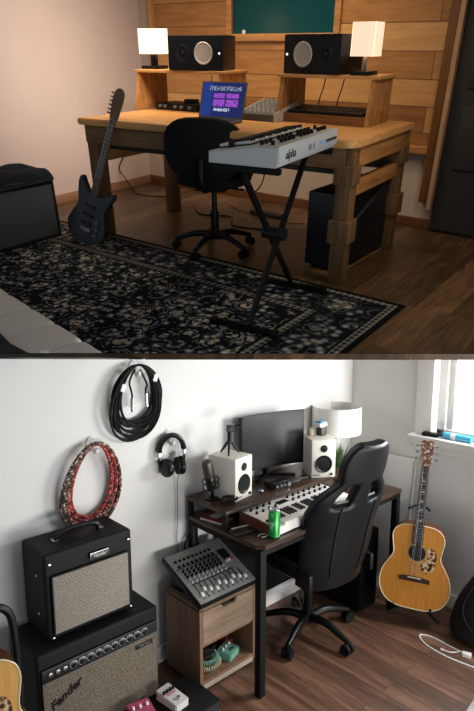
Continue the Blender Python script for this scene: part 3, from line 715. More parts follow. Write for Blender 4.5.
# window: casing, sill, sash
win = None
g = G(); g.span((-0.018, WY0 + 0.105, WZb - 0.01), (0, WY0, 1.62), bev=0.003); win = struct('window_1', g, trimw, label='white framed window at the right edge of the bright corner')
win.name = 'window_2'
g = G(); g.span((-0.075, -1.85, WZb - 0.045), (0.09, WY0 + 0.125, WZb), bev=0.005); g.span((-0.02, -1.85, WZb - 0.10), (0, WY0 + 0.105, WZb - 0.045), bev=0.003); struct('window_sill', g, trimw, win)
g = G()
g.span((0.05, WY0 - 0.05, WZb), (0.09, WY0, WZt), bev=0.003).span((0.06, WY0 - 0.095, WZb + .02), (0.085, WY0 - 0.055, WZt), bev=0.003).span((0.05, WY1, WZb), (0.09, WY0, WZb + 0.035), bev=0.003)
g.span((0.05, -1.2, WZb), (0.09, -1.15, WZt), bev=0.003)
struct('window_frame', g, trimw, win)
gm, gnt, gb = nodes('bright_window_pane'); gb.inputs['Base Color'].default_value = rgb('#eef2f4'); gb.inputs['Emission Color'].default_value = rgb('#f4f7f8'); gb.inputs['Emission Strength'].default_value = 1.0; gb.inputs['Roughness'].default_value = 0.3
g = G(); g.span((0.068, WY1, WZb + .03), (0.074, WY0 - 0.09, WZt)); struct('pane', g, gm, win)
g = G(); g.span((-3.6, -0.014, 0), (0, 0, 0.09), bev=0.004); struct('baseboard_left', g, trimw).name = 'baseboard_left'
g = G(); g.span((-0.014, -2.0, 0), (0, -0.014, 0.09), bev=0.004); struct('baseboard_right', g, trimw)

# ---- wall hooks and what hangs on them
def hook(x, z, label):
    t = thing('wall_hook', label, 'hook', (x, 0, z), 0, 'white oval wall hooks')
    g = G(); M = TR((0, -0.0005, 0)) @ RX(90) @ Matrix.Diagonal((0.62, 1, 1, 1)); g.lathe([(0.042, 0), (0.042, 0.002), (0.038, 0.005)], 24, M); g.build('plate', trimw, t)
    g = G(); g.tube(smooth_path([(0, -0.004, 0.012), (0, -0.013, -0.012), (0, -0.03, -0.028), (0, -0.046, -0.022), (0, -0.05, -0.008)]), [0.011] * 4 + [0.009] * 29, 8) if False else g.tube(smooth_path([(0, -0.004, 0.012), (0, -0.013, -0.012), (0, -0.03, -0.028), (0, -0.046, -0.022), (0, -0.05, -0.008)]), 0.009, 8); g.build('prong', white_pl, t)
hook(-1.68, 1.515, 'white wall hook carrying the black cable coil')
hook(-1.905, 1.20, 'white wall hook carrying the red braided cables')
hook(-1.50, 1.165, 'white wall hook carrying the black headphones')
def coil(hx, hz, W, H, n, r, seed, lean, lo=0.72, phase=0.0):
    rnd = random.Random(seed); pts = []
    per = 36
    w = W; h = H
    for k in range(n):
        w2, h2 = W * rnd.uniform(lo, 1.03), H * rnd.uniform(lo, 1.03); ox = rnd.uniform(-.02, .02); oy = rnd.uniform(-0.012, 0.012)
        for i in range(per):
            f = i / per; ww = w + (w2 - w) * f; hh = h + (h2 - h) * f
            a = 2 * PI * f + PI / 2 + phase
            egg = 1 - 0.18 * math.sin(a)
            x = hx + ww / 2 * math.cos(a) * egg + (hh / 2 - hh / 2 * math.sin(a)) * lean + ox * math.sin(PI * f)
            z = hz - hh / 2 + hh / 2 * math.sin(a)
            d = -0.032 + oy * math.sin(2 * PI * f) - 0.012 * math.sin(a)
            pts.append((x, min(d, -r - .003), z))
        w, h = w2, h2
    return pts
t = thing('cable_coil', 'coiled black cables with silver plugs hanging high on the white wall', 'cable', (-1.68, -0.005, 1.515))
o_ = Vector((-1.68, -0.005, 1.515))
g = G(); g.tube([Vector(p) - o_ for p in coil(-1.68, 1.535, 0.245, 0.345, 15, 0.0058, 2, -0.035, 0.62)], 0.0058, 6); g.build('loops', blackrub, t)
for (x, z, x2, z2) in ((-0.055, -0.03, -0.045, -0.155), (0.035, -0.05, 0.028, -0.14)):
    g = G(); g.tube(smooth_path([(x * .3, -0.035, 0.0), (x, -0.05, z - .02), (x2, -0.05, z2 + .05), (x2, -0.05, z2)]), 0.0045, 6); g.build('cable_end', blackrub, t)
    g = G(); g.cyl((x2, -0.05, z2 + .03), (x2, -0.05, z2), 0.008, 0.009).cyl((x2, -0.05, z2), (x2 + .002, -0.05, z2 - .03), 0.0095); g.build('plug', chrome, t)
for x, z in ((-0.085, -0.075), (0.085, -0.045)):
    g = G(); g.box((x, -0.035, z), (0.022, 0.03, 0.035), rot=(0, R_(20), 0), bev=0.004); g.build('cable_tie', white_pl, t)
def braid(name, a, b_, c):
    m, nt, bs = nodes(name); n = N(nt, 'ShaderNodeTexVoronoi'); n.inputs['Scale'].default_value = 150
    nt.links.new(coords(nt), n.inputs['Vector'])
    nt.links.new(ramp(nt, N_rgb(nt, n.outputs['Color']), [(0.0, a), (0.45, b_), (0.75, c)], 'CONSTANT'), bs.inputs['Base Color']); bs.inputs['Roughness'].default_value = 0.8; return m
def N_rgb(nt, s):
    k = nt.nodes.new('ShaderNodeRGBToBW'); nt.links.new(s, k.inputs[0]); return k.outputs[0]
oc = Vector((-1.905, -0.005, 1.20))
for lab, W, H, n, seed, mt_, ln, dz in (('brown and black braided cable coil hanging on the white wall, the outer coil', 0.275, 0.385, 6, 11, braid('brown_braid', '#241a16', '#6b5646', '#c9b9a6'), -0.11, 0.0),
                                        ('red braided cable coil hanging on the white wall, inside the brown coil', 0.24, 0.375, 6, 23, braid('red_braid', '#3a1210', '#a8302c', '#c98078'), -0.13, -0.004)):
    g = G(); g.tube([Vector(p) - oc for p in coil(-1.905, 1.215 + dz, W, H, n, 0.0078, seed, ln, 0.8)], 0.0078, 7)
    single('cable_coil', g, mt_, lab, 'cable', oc)
# headphones
hp = thing('headphones', 'black studio headphones hanging on the white wall', 'headphones', (-1.498, -0.03, 1.075), -0.15)
g = G(); P = [(0.066 * math.cos(R_(a)), 0, 0.03 + 0.075 * math.sin(R_(a))) for a in range(0, 181, 10)]
g.tube([(x, -0.008, z) for x, y, z in P], 0.0105, 8).tube([(x, 0.008, z) for x, y, z in P], 0.0105, 8).tube([(x, 0, z) for x, y, z in P], 0.0125, 8); g.build('headband', black_sat, hp)
for s in (-1, 1):
    g = G(); g.box((s * 0.067, -0.001, 0.018), (0.014, 0.028, 0.034), bev=0.004); g.build('slider', chrome, hp)
    g = G(); g.tube(smooth_path([(s * 0.067, 0, 0.0), (s * 0.068, 0, -0.02), (s * 0.05, 0, -0.05)]), 0.006, 8); g.build('yoke', black, hp)
    g = G(); M = TR((s * 0.030, -0.018 + 0.002 * s, -0.045)) @ RZ(-s * 12) @ RY(90)
    g.lathe([(0.03, -s * -0.002), (0.045, 0.004), (0.047, 0.012), (0.044, 0.022), (0.034, 0.027)] if s > 0 else [(0.034, -0.027), (0.044, -0.022), (0.047, -0.012), (0.045, -0.004), (0.03, 0.002)], 28, M); g.build('ear_cup', black_sat, hp)
    g = G(); g.lathe([(0.026, -0.012), (0.041, -0.012), (0.043, -0.004), (0.04, 0.003), (0.026, 0.003)], 24, TR((s * 0.026, -0.018, -0.045)) @ RZ(-s * 12) @ RY(90)); g.build('ear_pad', blackrub, hp)
g = G(); g.tube(smooth_path([(0.035, -0.012, -0.09), (0.034, 0.012, -0.14), (0.036, 0.018, -0.3), (0.03, 0.019, -0.42), (0.034, 0.019, -0.52)]), 0.0022, 6); g.build('cord', plain('grey_cord', '#55555a', 0.6), hp)

# ---- amplifiers
grille_g = weave('silver_grille_cloth', '#5a534b', '#aaa195', 330)
grille_d = weave('brown_grille_cloth', '#443d34', '#857a6b', 330)
t = thing('guitar_amplifier', 'large black guitar amplifier on the floor with a slanted script badge and knob row', 'amplifier', (-2.047, -0.155, 0.0))
w, d, h = 0.545, 0.27, 0.51
g = G(); g.box((0, 0.004, h / 2 + .004), (w, d - .008, h - .008), bev=0.014, seg=3); g.build('cabinet', vinyl, t)
for x in (-0.22, 0.22):
    for y in (-0.1, 0.1):
        g = G(); g.cyl((x, y, 0), (x, y, 0.012), 0.018); g.build('foot', blackrub, t)
g = G(); g.box((0, -d / 2 - .0015, 0.205), (w - .03, 0.008, 0.38), bev=0.003); g.build('grille', grille_d, t)
g = G(); g.box((0, -d / 2 - .0015, 0.423), (w - .03, 0.006, 0.055), rot=(0.0, 0, 0), bev=0.002); pan = g.build('control_panel', plain('panel_black', '#1a1a1b', 0.35), t)
g = G(); g.box((0, -d / 2 - .006, 0.398), (w - .03, 0.006, 0.004)); g.build('trim_strip', steel, t)
kk = G(); kk.turn([(0.013, 0), (0.0135, 0.006), (0.0095, 0.007), (0.008, 0.018), (0.001, 0.018)], (0, 0, 0), (0, -1, 0), 16); k0 = None
kt = plain('knob_skirt', '#2a2a2c', 0.35); 
for i in range(10):
    Mx = TR((-0.13 + i * 0.036, -d / 2 - .004, 0.424))
    if k0 is None: k0 = kk.build('knob', kt, t, Mx)
    else: cp(k0, t, Mx)
g = G()
for i in range(10): g.turn([(0.0165, 0), (0.0165, .001), (0.0135, .0015)], (-0.13 + i * 0.036, -d / 2 - .0045, 0.424), (0, -1, 0), 18)
g.build('knob_dials', plain('dial_silver', '#b9b9b6', 0.4), t)
for x in (-0.225, -0.195, -0.165):
    g = G(); g.turn([(0.004, 0), (0.009, 0), (0.010, 0.004), (0.006, 0.005)], (x, -d / 2 - .004, 0.424), (0, -1, 0), 14); g.build('input_jack', chrome, t)
badge_k = plain('badge_black', '#121212', 0.35); badge_s = plain('badge_silver', '#cfcfca', 0.3, 0.8)
FRONT = Matrix(((1, 0, 0, 0), (0, 0, -1, 0), (0, 1, 0, 0), (0, 0, 0, 1)))
text_mesh('Fender', 0.05, badge_k, t, TR((-0.17, -d / 2 - .0065, 0.315)) @ FRONT @ RZ(26), 'badge', 0.002, 0.35, 0.0012)
g = G(); g.box((0.19, -d / 2 - .007, 0.368), (0.085, 0.004, 0.02), bev=0.001); p_ = g.build('name_plate', badge_k, t)
text_mesh('Hot Rod', 0.014, badge_s, p_, TR((0.19, -d / 2 - .0095, 0.368)) @ FRONT, 'badge_lettering', 0.0004, 0.3)
t = thing('guitar_amplifier', 'smaller black guitar amplifier with light grille, standing on the larger amplifier', 'amplifier', (-2.055, -0.135, 0.51))
w, d, h = 0.385, 0.215, 0.365
g = G(); g.box((0, 0.004, h / 2 + .005), (w, d - .008, h - .01), bev=0.014, seg=3); g.build('cabinet', vinyl, t)
for x in (-0.16, 0.16):
    for y in (-0.07, 0.07):
        g = G(); g.cyl((x, y, 0), (x, y, 0.012), 0.014); g.build('foot', blackrub, t)
g = G(); g.box((0, -d / 2 - .001, 0.155), (w - .05, 0.008, 0.24), bev=0.003); g.build('grille', grille_g, t)
g = G(); a, b_ = (w - .05) / 2, 0.12; 
for p, q in (((-a, -b_), (a, -b_)), ((a, -b_), (a, b_)), ((a, b_), (-a, b_)), ((-a, b_), (-a, -b_))): g.bar((p[0], -d / 2 - .004, .155 + p[1]), (q[0], -d / 2 - .004, .155 + q[1]), 0.005, 0.005)
g.build('piping', black_sat, t)
g = G(); g.tube(smooth_path([(-0.095, 0, h - .003), (-0.085, 0, h + .022), (-0.04, 0, h + .034), (0.04, 0, h + .034), (0.085, 0, h + .022), (0.095, 0, h - .003)]), 0.011, 8); g.build('handle', black_sat, t)
for x in (-0.1, 0.1):
    g = G(); g.box((x, 0, h + .002), (0.022, 0.03, 0.008), bev=0.002); g.build('handle_bracket', chrome, t)
g = G(); g.box((0.035, -d / 2 - .004, 0.307), (0.082, 0.006, 0.026), bev=0.003); p_ = g.build('name_plate', badge_s, t)
g = G(); g.box((0.035, -d / 2 - .0075, 0.307), (0.077, 0.003, 0.021), bev=0.001); g.build('plate_field', badge_k, p_)
text_mesh('Fender', 0.021, badge_s, p_, TR((0.035, -d / 2 - .0093, 0.307)) @ FRONT, 'badge_lettering', 0.0005, 0.3)
for x, z in ((-0.172, 0.325), (0.172, 0.325), (-0.172, 0.022), (0.172, 0.022)):
    g = G(); g.turn([(0.006, 0), (0.005, 0.003), (0.001, 0.004)], (x, -d / 2, z), (0, -1, 0), 12); g.build('screw', chrome, t)
for z in (0.1, 0.26):
    g = G(); g.turn([(0.005, 0), (0.004, 0.003), (0.001, 0.004)], (-w / 2, -0.03, z), (-1, 0, 0), 12); g.build('screw', chrome, t)

# ---- low case with pedals
t = thing('equipment_case', 'low black case on the floor in front of the large amplifier, carrying two pedals', 'case', (-1.87, -0.43, 0))
g = G(); g.box((0, 0, 0.06), (0.46, 0.22, 0.12), bev=0.008); g.build('body', plain('case_black', '#0f0f10', 0.7), t)
g = G(); g.box((0, 0, 0.122), (0.465, 0.225, 0.006), bev=0.002); g.build('lid', blackrub, t)
def stomp(loc, rz, size, mat, label, nknob, knob_m, grp=None):
    t = thing('effects_pedal', label, 'pedal', loc, rz, grp)
    g = G(); M = Matrix(((0, 0, 1, 0), (1, 0, 0, 0), (0, 1, 0, 0), (0, 0, 0, 1)))
    sx, sy, sz = size
    g.prism([(-sy / 2, 0), (sy / 2, 0), (sy / 2, sz), (-sy / 2, sz * .75)], -sx / 2, sx / 2, M, bev=0.004); g.build('enclosure', mat, t)
    for i in range(nknob):
        x = (i - (nknob - 1) / 2) * sx / (nknob + .3) ; y = sy * .18
        g = G(); g.cyl((x, y, sz * .93), (x, y, sz * .93 + .012), 0.0065, .0055, n=12); g.build('knob', knob_m, t)
    g = G(); g.cyl((0, -sy * .3, sz * .79), (0, -sy * .3, sz * .79 + .013), 0.0075, n=12); g.build('foot_switch', chrome, t)
    return t
pw = stomp((-1.80, -0.415, 0.125), 0.12, (0.075, 0.125, 0.045), plain('white_pedal', '#cfc8c4', 0.4), 'white effects pedal with four dark knobs on the black case', 4, black_sat)
g = G(); g.box((0, 0.015, 0.0405), (0.05, 0.03, 0.0012), rot=(R_(5), 0, 0)); g.build('marking', plain('pink_ink', '#b98a90', 0.5), pw)
stomp((-1.945, -0.405, 0.125), -0.2, (0.10, 0.11, 0.04), plain('pink_pedal', '#b04a66', 0.4), 'pink effects pedal with white knobs on the black case', 3, white_pl)

# ---- wooden side cabinet
cab_w = wood('grey_oak_side', [(0.2, '#5e4433'), (0.5, '#7a5b45'), (0.85, '#93735b')], 'Z', 9, 9, rough=0.55)
cab_f = wood('grey_oak_front', [(0.2, '#6a5442'), (0.45, '#86705b'), (0.65, '#978069'), (0.9, '#a8937c')], 'X', 12, 12, rough=0.55)
c = thing('side_cabinet', 'small grey-brown wooden cabinet with a drawer over an open shelf', 'cabinet', (-1.405, -0.2075, 0))
w, d, h = 0.36, 0.262, 0.435
for s in (-1, 1):
    g = G(); g.box((s * (w / 2 - .009), 0, (h - .018) / 2 + .02), (0.018, d, h - .038), bev=0.0015); g.build('side_panel', cab_w, c)
g = G(); g.box((0, 0, h - .009), (w, d, 0.018), bev=0.002); g.build('top', wood('grey_oak_top', [(0.2, '#54402f'), (0.5, '#6f5844'), (0.85, '#8a7059')], 'X', 9, 9), c)
g = G(); g.box((0, 0, 0.05), (w - .036, d, 0.018), bev=0.0015); g.build('bottom', cab_w, c)
g = G(); g.box((0, d / 2 - .006, h / 2 + .01), (w - .036, 0.008, h - .06)); g.build('back', cab_w, c)
g = G(); g.box((0, 0, 0.235), (w - .036, d - .02, 0.014)); g.build('divider', cab_w, c)
for s in (-1, 1): g = G(); g.box((s * (w / 2 - .03), -0.0, 0.01), (0.03, d - .02, 0.02)); g.build('foot', black, c)
g = G(); g.box((0, -d / 2 + .005, 0.03), (w - .04, 0.012, 0.026), bev=0.001); g.build('plinth', plain('pale_plinth', '#a09385', 0.5), c)
g = G(); dz0, dz1 = 0.245, h - .022
N_ = [( -w / 2 + .02, dz0), (w / 2 - .02, dz0), (w / 2 - .02, dz1), (0.05, dz1), (0.035, dz1 - .022), (-0.035, dz1 - .022), (-0.05, dz1), (-w / 2 + .02, dz1)]
g.prism(N_, d / 2 - .016, d / 2, TR((0, 0, 0)) @ Matrix(((1, 0, 0, 0), (0, 0, -1, 0), (0, 1, 0, 0), (0, 0, 0, 1))), bev=0.001); dr = g.build('drawer', cab_f, c)
g = G(); g.box((0, -d / 2 + .024, dz1 - .012), (0.11, 0.006, 0.03)); g.build('drawer_recess', plain('recess_dark', '#15110e', 0.8), dr)
CZ = 0.0592
mint = plain('mint_paint', '#6fa793', 0.4)
stomp((-1.345, -0.265, CZ), 0.35, (0.10, 0.075, 0.045), mint, 'mint green effects pedal with white knobs in the cabinet shelf', 3, white_pl)
stomp((-1.285, -0.16, CZ), -0.2, (0.06, 0.10, 0.045), plain('red_pedal', '#7a1f22', 0.35), 'dark red effects pedal at the back right of the cabinet shelf', 2, chrome)
stomp((-1.42, -0.12, CZ), 0.1, (0.09, 0.11, 0.05), plain('navy_pedal', '#1d2a38', 0.35), 'dark blue effects pedal at the back of the cabinet shelf', 3, grey_pl)
g = G(); random.seed(4)
def bundle(rr, n, dz, seed):
    r_ = random.Random(seed); P = []
    for k in range(n):
        for i in range(24):
            a = 2 * PI * i / 24; q = rr * (1 + 0.04 * math.sin(k * 2 + a))
            P.append((q * math.cos(a), q * .8 * math.sin(a), 0.006 + dz + k * 0.0075 + 0.002 * math.sin(a * 3 + k)))
    return P
def spiral(path_r, turns, rad, z, wire, sc=0.8):
    P = []; n = turns * 10
    for i in range(n + 1):
        a = 2 * PI * i / n * 0.97; b_ = 2 * PI * i / 10
        q = path_r + rad * math.cos(b_)
        P.append((q * math.cos(a), q * sc * math.sin(a), z + rad * math.sin(b_)))
    return P
g = G(); g.tube(spiral(0.062, 34, 0.0125, 0.0150, 0.002), 0.0022, 5)
single('coiled_cable', g, plain('cream_cord', '#b9b196', 0.5), 'cream curly cable ring at the front left of the cabinet shelf', 'cable', (-1.475, -0.255, CZ))
g = G(); g.tube(spiral(0.055, 32, 0.0115, 0.0135, 0.002), 0.0022, 5)
single('coiled_cable', g, mint, 'mint green curly cable ring lying on the cream one in the cabinet', 'cable', (-1.478, -0.252, CZ + 0.030))
g = G(); P = bundle(0.05, 5, 0.0, 3); g.tube(P, 0.0045, 6)
single('cable_coil', g, blackrub, 'small black cable coil on the green curly cable in the cabinet', 'cable', (-1.475, -0.235, CZ + 0.058))

# ---- mixing console on the cabinet
mx = thing('mixing_console', 'grey multi-channel mixing console tilted up on the wooden cabinet', 'mixer', (-1.415, -0.19, 0.435))
ang = 24.0; MT = TR((0, -0.165, 0.018)) @ RX(ang)
w, L = 0.36, 0.32
mgrey = plain('mixer_panel', '#858683', 0.45, 0.2)
g = G(); g.box((0, L / 2, 0), (w, L, 0.03), bev=0.005); g.build('chassis', black, mx, MT)
g = G(); g.box((0, L / 2, 0.0155), (w - .012, L - .012, 0.003), bev=0.001); g.build('panel', mgrey, mx, MT)
g = G(); g.box((0, L - .10, 0.018), (w - .03, 0.003, 0.002)).box((-0.02, 0.114, 0.018), (w - .1, 0.004, 0.0025)); g.build('divider_line', black_sat, mx, MT)
g = G(); g.prism([(0.02, 0), (0.33, 0), (0.33, 0.085), (0.02, 0.0)][:3] + [], 0, 0.001, TR((0, 0, 0))) if False else g.span((-0.14, 0.03, 0), (0.14, 0.11, 0.055), bev=0.004); g.build('rear_prop', black, mx)
kk = G(); kk.cyl((0, 0, 0), (0, 0, 0.014), 0.0068, 0.005, n=10); k0 = None; k1 = None
k2 = G(); k2.cyl((0, 0, 0), (0, 0, 0.013), 0.006, 0.0045, n=10)
kgrey = plain('knob_light', '#b5b5b2', 0.5)
for i in range(9):
    for j in range(5):
        Mx = MT @ TR((-0.14 + i * 0.026, 0.124 + j * 0.019, 0.017))
        if j in (0, 1):
            if k1 is None: k1 = k2.build('knob', kgrey, mx, Mx)
            else: cp(k1, mx, Mx)
        else:
            if k0 is None: k0 = kk.build('knob', black_sat, mx, Mx)
            else: cp(k0, mx, Mx)
sl = G()
for i in range(10): sl.box((-0.14 + i * 0.030, 0.066, 0.0178), (0.004, 0.085, 0.0016))
sl.build('fader_slots', black, mx, MT)
fk = G(); fk.box((0, 0, 0.007), (0.012, 0.02, 0.012), bev=0.002); fk.box((0, 0, 0.0135), (0.012, 0.003, 0.002)); k0 = None
for i in range(10):
    Mx = MT @ TR((-0.14 + i * 0.030, 0.045 + (0.012 * ((i * 5) % 3)), 0.017))
    if k0 is None: k0 = fk.build('fader', white_pl, mx, Mx)
    else: cp(k0, mx, Mx)
jk = G(); jk.lathe([(0.0045, 0), (0.0085, 0), (0.0085, 0.003), (0.0045, 0.003)], 12); k0 = None
for i in range(9):
    for j in range(2):
        Mx = MT @ TR((-0.14 + i * 0.026, 0.232 + j * 0.032, 0.017))
        if k0 is None: k0 = jk.build('input_jack', black_sat, mx, Mx)
        else: cp(k0, mx, Mx)
g = G(); g.box((0.125, 0.21, 0.018), (0.05, 0.06, 0.003), bev=0.001); g.build('display', plain('dark_display', '#1b1d20', 0.2), mx, MT)
for i in range(3):
    g = G(); g.cyl((0.11 + i * 0.017, 0.165, 0.017), (0.11 + i * 0.017, 0.165, 0.029), 0.0065, .005, n=10); g.build('knob', (kgrey, kgrey, plain('red_knob', '#8c2a26', 0.4))[i], mx, MT)

# ---- desk
steelb = plain('black_frame', '#0a0a0b', 0.6, spec=0.2)
dtop = wood('dark_desk_top', [(0.2, '#23160f'), (0.5, '#3d2a1f'), (0.85, '#57402f')], 'X', 8, 10, rough=0.35)
D = thing('desk', 'dark-topped desk with black steel legs and a raised riser shelf, against the white wall', 'desk', (-0.81, -0.285, 0))
X0, X1, Y0, Y1, Z = -0.595, 0.555, -0.265, 0.265, 0.75
g = G(); g.prism([(X0 + .03, Y0), (X1, Y0), (X1, Y1), (X0, Y1), (X0, Y0 + .03)], Z - .022, Z, bev=0.003); g.build('desktop', dtop, D)
g = G()
g.bar((X0 + .02, Y0 + .02, Z - .035), (X1 - .02, Y0 + .02, Z - .035), 0.025, 0.03).bar((X0 + .02, Y1 - .02, Z - .035), (X1 - .02, Y1 - .02, Z - .035), 0.025, 0.03)
g.bar((X0 + .02, Y0 + .02, Z - .035), (X0 + .02, Y1 - .02, Z - .035), 0.025, 0.03).bar((X1 - .02, Y0 + .02, Z - .035), (X1 - .02, Y1 - .02, Z - .035), 0.025, 0.03)
g.build('frame', steelb, D)
for x in (X0 + .022, X1 - .022):
    for y in (Y0 + .022, Y1 - .022):
        g = G(); g.span((x - .018, y - .018, 0), (x + .018, y + .018, Z - .022), bev=0.002); g.build('leg', steelb, D)
g = G(); g.span((X0 + .19, Y1 - .025, 0.13), (X1 - .04, Y1 - .01, Z - .03), bev=0.002); g.build('added_dark_backing', steelb, D)  # added black sheet, darkens the space below the desktop
RZt = 0.85
g = G(); g.span((X0 + .0, Y1 - .30, RZt - .02), (X1 - .185, Y1, RZt), bev=0.003); g.build('riser_shelf', dtop, D)
for x in (X0 + .012, -0.03, X1 - .20):
    if x != -0.03:
        g = G(); g.span((x - .011, Y1 - .295, Z), (x + .011, Y1 - .273, RZt - .02), bev=0.001); g.build('riser_leg', steelb, D)
    g = G(); g.span((x - .011, Y1 - .03, Z), (x + .011, Y1 - .008, RZt - .02), bev=0.001); g.build('riser_leg', steelb, D)
RT = RZt

# ---- white speakers
def white_speaker(loc, rz, label):
    t = thing('studio_speaker', label, 'speaker', loc, rz, 'white studio speakers on the riser')
    w, d, h = 0.14, 0.17, 0.215
    g = G(); g.box((0, 0, h / 2), (w, d, h), bev=0.006); g.build('cabinet', plain('speaker_white', '#e4ddd2', 0.45, var=0.01), t)
    g = G(); g.turn([(0.0, -0.012), (0.018, -0.010), (0.04, 0.002), (0.046, 0.005), (0.05, 0.0)], (0, -d / 2 - .001, 0.078), (0, -1, 0), 28); wf = g.build('woofer', black, t)
    g = G(); g.turn([(0.017, 0), (0.014, 0.006), (0.001, 0.008)], (0, -d / 2 + .009, 0.078), (0, -1, 0), 18); g.build('dust_cap', black_sat, wf)
    g = G(); g.turn([(0.021, 0), (0.02, 0.003), (0.012, 0.001), (0.009, 0.004), (0.001, 0.006)], (0, -d / 2, 0.165), (0, -1, 0), 20); g.build('tweeter', black, t)
    g = G(); g.box((-0.04, -d / 2 - .001, 0.018), (0.035, 0.003, 0.006)); g.build('badge', grey_pl, t)
    g = G(); g.cyl((0.045, -d / 2 + .001, 0.02), (0.045, -d / 2 - .008, 0.02), 0.007, n=12); g.build('knob', black, t)
    return t
white_speaker((-1.238, -0.165, RT), 0.18, 'white studio speaker left of the monitor, carrying the mini tripod')
white_speaker((-0.625, -0.232, RT), -0.55, 'white studio speaker right of the monitor, by the potted grass')

# ---- monitor
mo = thing('monitor', 'large black computer monitor on the riser between the white speakers', 'monitor', (-0.866, -0.078, RT), -0.17)
scr = plain('dark_screen', '#15181a', 0.32, var=0.02)
g = G(); W2, rings = 0.212, []
for x in [(-1 + 2 * i / 12) for i in range(13)]:
    y = -0.03 * (x * x)
    rings.append([(x * W2, y - .008, 0.055), (x * W2, y + .016, 0.06), (x * W2, y + .016, 0.36), (x * W2, y - .008, 0.365)])
g.loft(rings); g.build('housing', black_sat, mo)
g = G(); rings = []
for x in [(-1 + 2 * i / 12) for i in range(13)]:
    y = -0.03 * (x * x) * .96
    xx = x * (W2 - .006); rings.append([(xx, y - .0095, 0.068), (xx, y - .008, 0.068), (xx, y - .008, 0.359), (xx, y - .0095, 0.359)])
g.loft(rings); g.build('screen', scr, mo)
g = G(); g.bar((0, 0.03, 0.01), (0, 0.03, 0.20), 0.045, 0.02, bev=0.003); g.box((0, 0.02, .2), (0.1, 0.02, 0.1), bev=0.004); g.build('stand_neck', black, mo)
g = G()
for s in (-1, 1): g.bar((0, 0.03, 0.009), (s * 0.13, -0.07, 0.008), 0.03, 0.012, bev=0.003)
g.build('stand_foot', black, mo)

# ---- things on the riser and desk
t = thing('camera_tripod', 'black mini tripod with a small camera on the left white speaker', 'tripod', (-1.238, -0.16, RT + 0.215), -0.3)
for k in range(3):
    a = R_(90 + 120 * k + 30); g = G(); g.tube([(0, 0, 0.075), (0.052 * math.cos(a), 0.052 * math.sin(a), 0.004)], [0.008, 0.0055], 8); g.build('leg', black, t)
g = G(); g.cyl((0, 0, 0.06), (0, 0, 0.098), 0.011).ball((0, 0, 0.105), 0.012); g.build('head', black, t)
g = G(); g.box((0.004, 0, 0.13), (0.036, 0.026, 0.034), bev=0.004).cyl((0.02, 0, 0.132), (0.052, 0, 0.136), 0.013); g.build('camera_body', black_sat, t)
g = G(); g.cyl((0.052, 0, 0.136), (0.058, 0, 0.1365), 0.016); g.build('lens', black, t)

t = thing('microphone', 'large dark studio microphone leaning in its shock mount at the left end of the riser', 'microphone', (-1.36, -0.15, RT), 0.25)
g = G(); g.turn([(0.025, 0), (0.026, 0.004), (0.026, 0.07), (0.024, 0.075)], (0.018, 0, 0.055), (-0.28, 0, 1), 20); g.build('body', plain('mic_dark', '#2f2e2d', 0.35, 0.6), t)
g = G(); g.turn([(0.026, 0), (0.0275, 0.006), (0.0275, 0.06), (0.024, 0.078), (0.012, 0.087), (0.001, 0.089)], (-0.003, 0, 0.127), (-0.28, 0, 1), 20); g.build('mesh_head', plain('mic_mesh', '#58564f', 0.45, 0.7, scale=300, var=0.4), t)
g = G(); 
for z in (0.07, 0.10): g.tube([(0.014 + 0.04 * math.cos(a) - z * .05, 0.04 * math.sin(a), z + 0.011 * math.cos(a)) for a in [2 * PI * i / 20 for i in range(20)]], 0.0035, 6, closed=True)
g.cyl((0.02, 0, 0.0), (0.02, 0, 0.06), 0.009).cyl((0.02, 0, 0.0), (0.02, 0, 0.008), 0.035, n=24); g.build('shock_mount', black, t)
g = G(); random.seed(9); P = [(random.uniform(-.05, .06), random.uniform(-.03, .03), 0.006 + random.uniform(0, .03)) for _ in range(14)]
g.tube(smooth_path(P, 5), 0.005, 6)
single('cable', g, blackrub, 'tangled black cable in front of the microphone on the riser', 'cable', (-1.33, -0.235, RT))
g = G(); random.seed(12); P = [(random.uniform(-.08, .08), random.uniform(-.04, .03), 0.008 + random.uniform(0, .06)) for _ in range(26)]
g.tube(smooth_path(P, 4), 0.006, 6)
single('cable', g, blackrub, 'heap of black cables on the desk under the riser', 'cable', (-1.22, -0.22, 0.75))
t = thing('audio_interface', 'small black audio interface with silver knobs under the monitor', 'audio interface', (-0.965, -0.235, RT), -0.1)
g = G(); g.box((0, 0, 0.02), (0.125, 0.07, 0.038), bev=0.004); g.build('case', black_sat, t)
for x, r in ((0.042, 0.012), (0.012, 0.007), (-0.012, 0.007), (-0.04, 0.008)):
    g = G(); g.cyl((x, -0.034, 0.02), (x, -0.047, 0.02), r, n=14); g.build('knob', steel, t)
g = G(); g.tube(smooth_path([(0.0, 0, 0.005), (0.04, -0.01, 0.005), (0.08, 0.01, 0.005), (0.12, -0.005, 0.005), (0.17, 0.01, 0.005)]), 0.0045, 6)
single('cable', g, plain('grey_cable', '#55565a', 0.5), 'grey cable lying on the riser right of the interface', 'cable', (-0.86, -0.245, RT))
t = thing('earphone_case', 'tiny silver pod on the riser in front of the left white speaker', 'case', (-1.10, -0.245, RT))
g = G(); g.ball((0, 0, 0.011), 0.013, (1.2, 1, .8)); g.build('shell', steel, t); g = G(); g.box((0, 0, .011), (0.032, 0.003, .002)); g.build('seam', black, t)

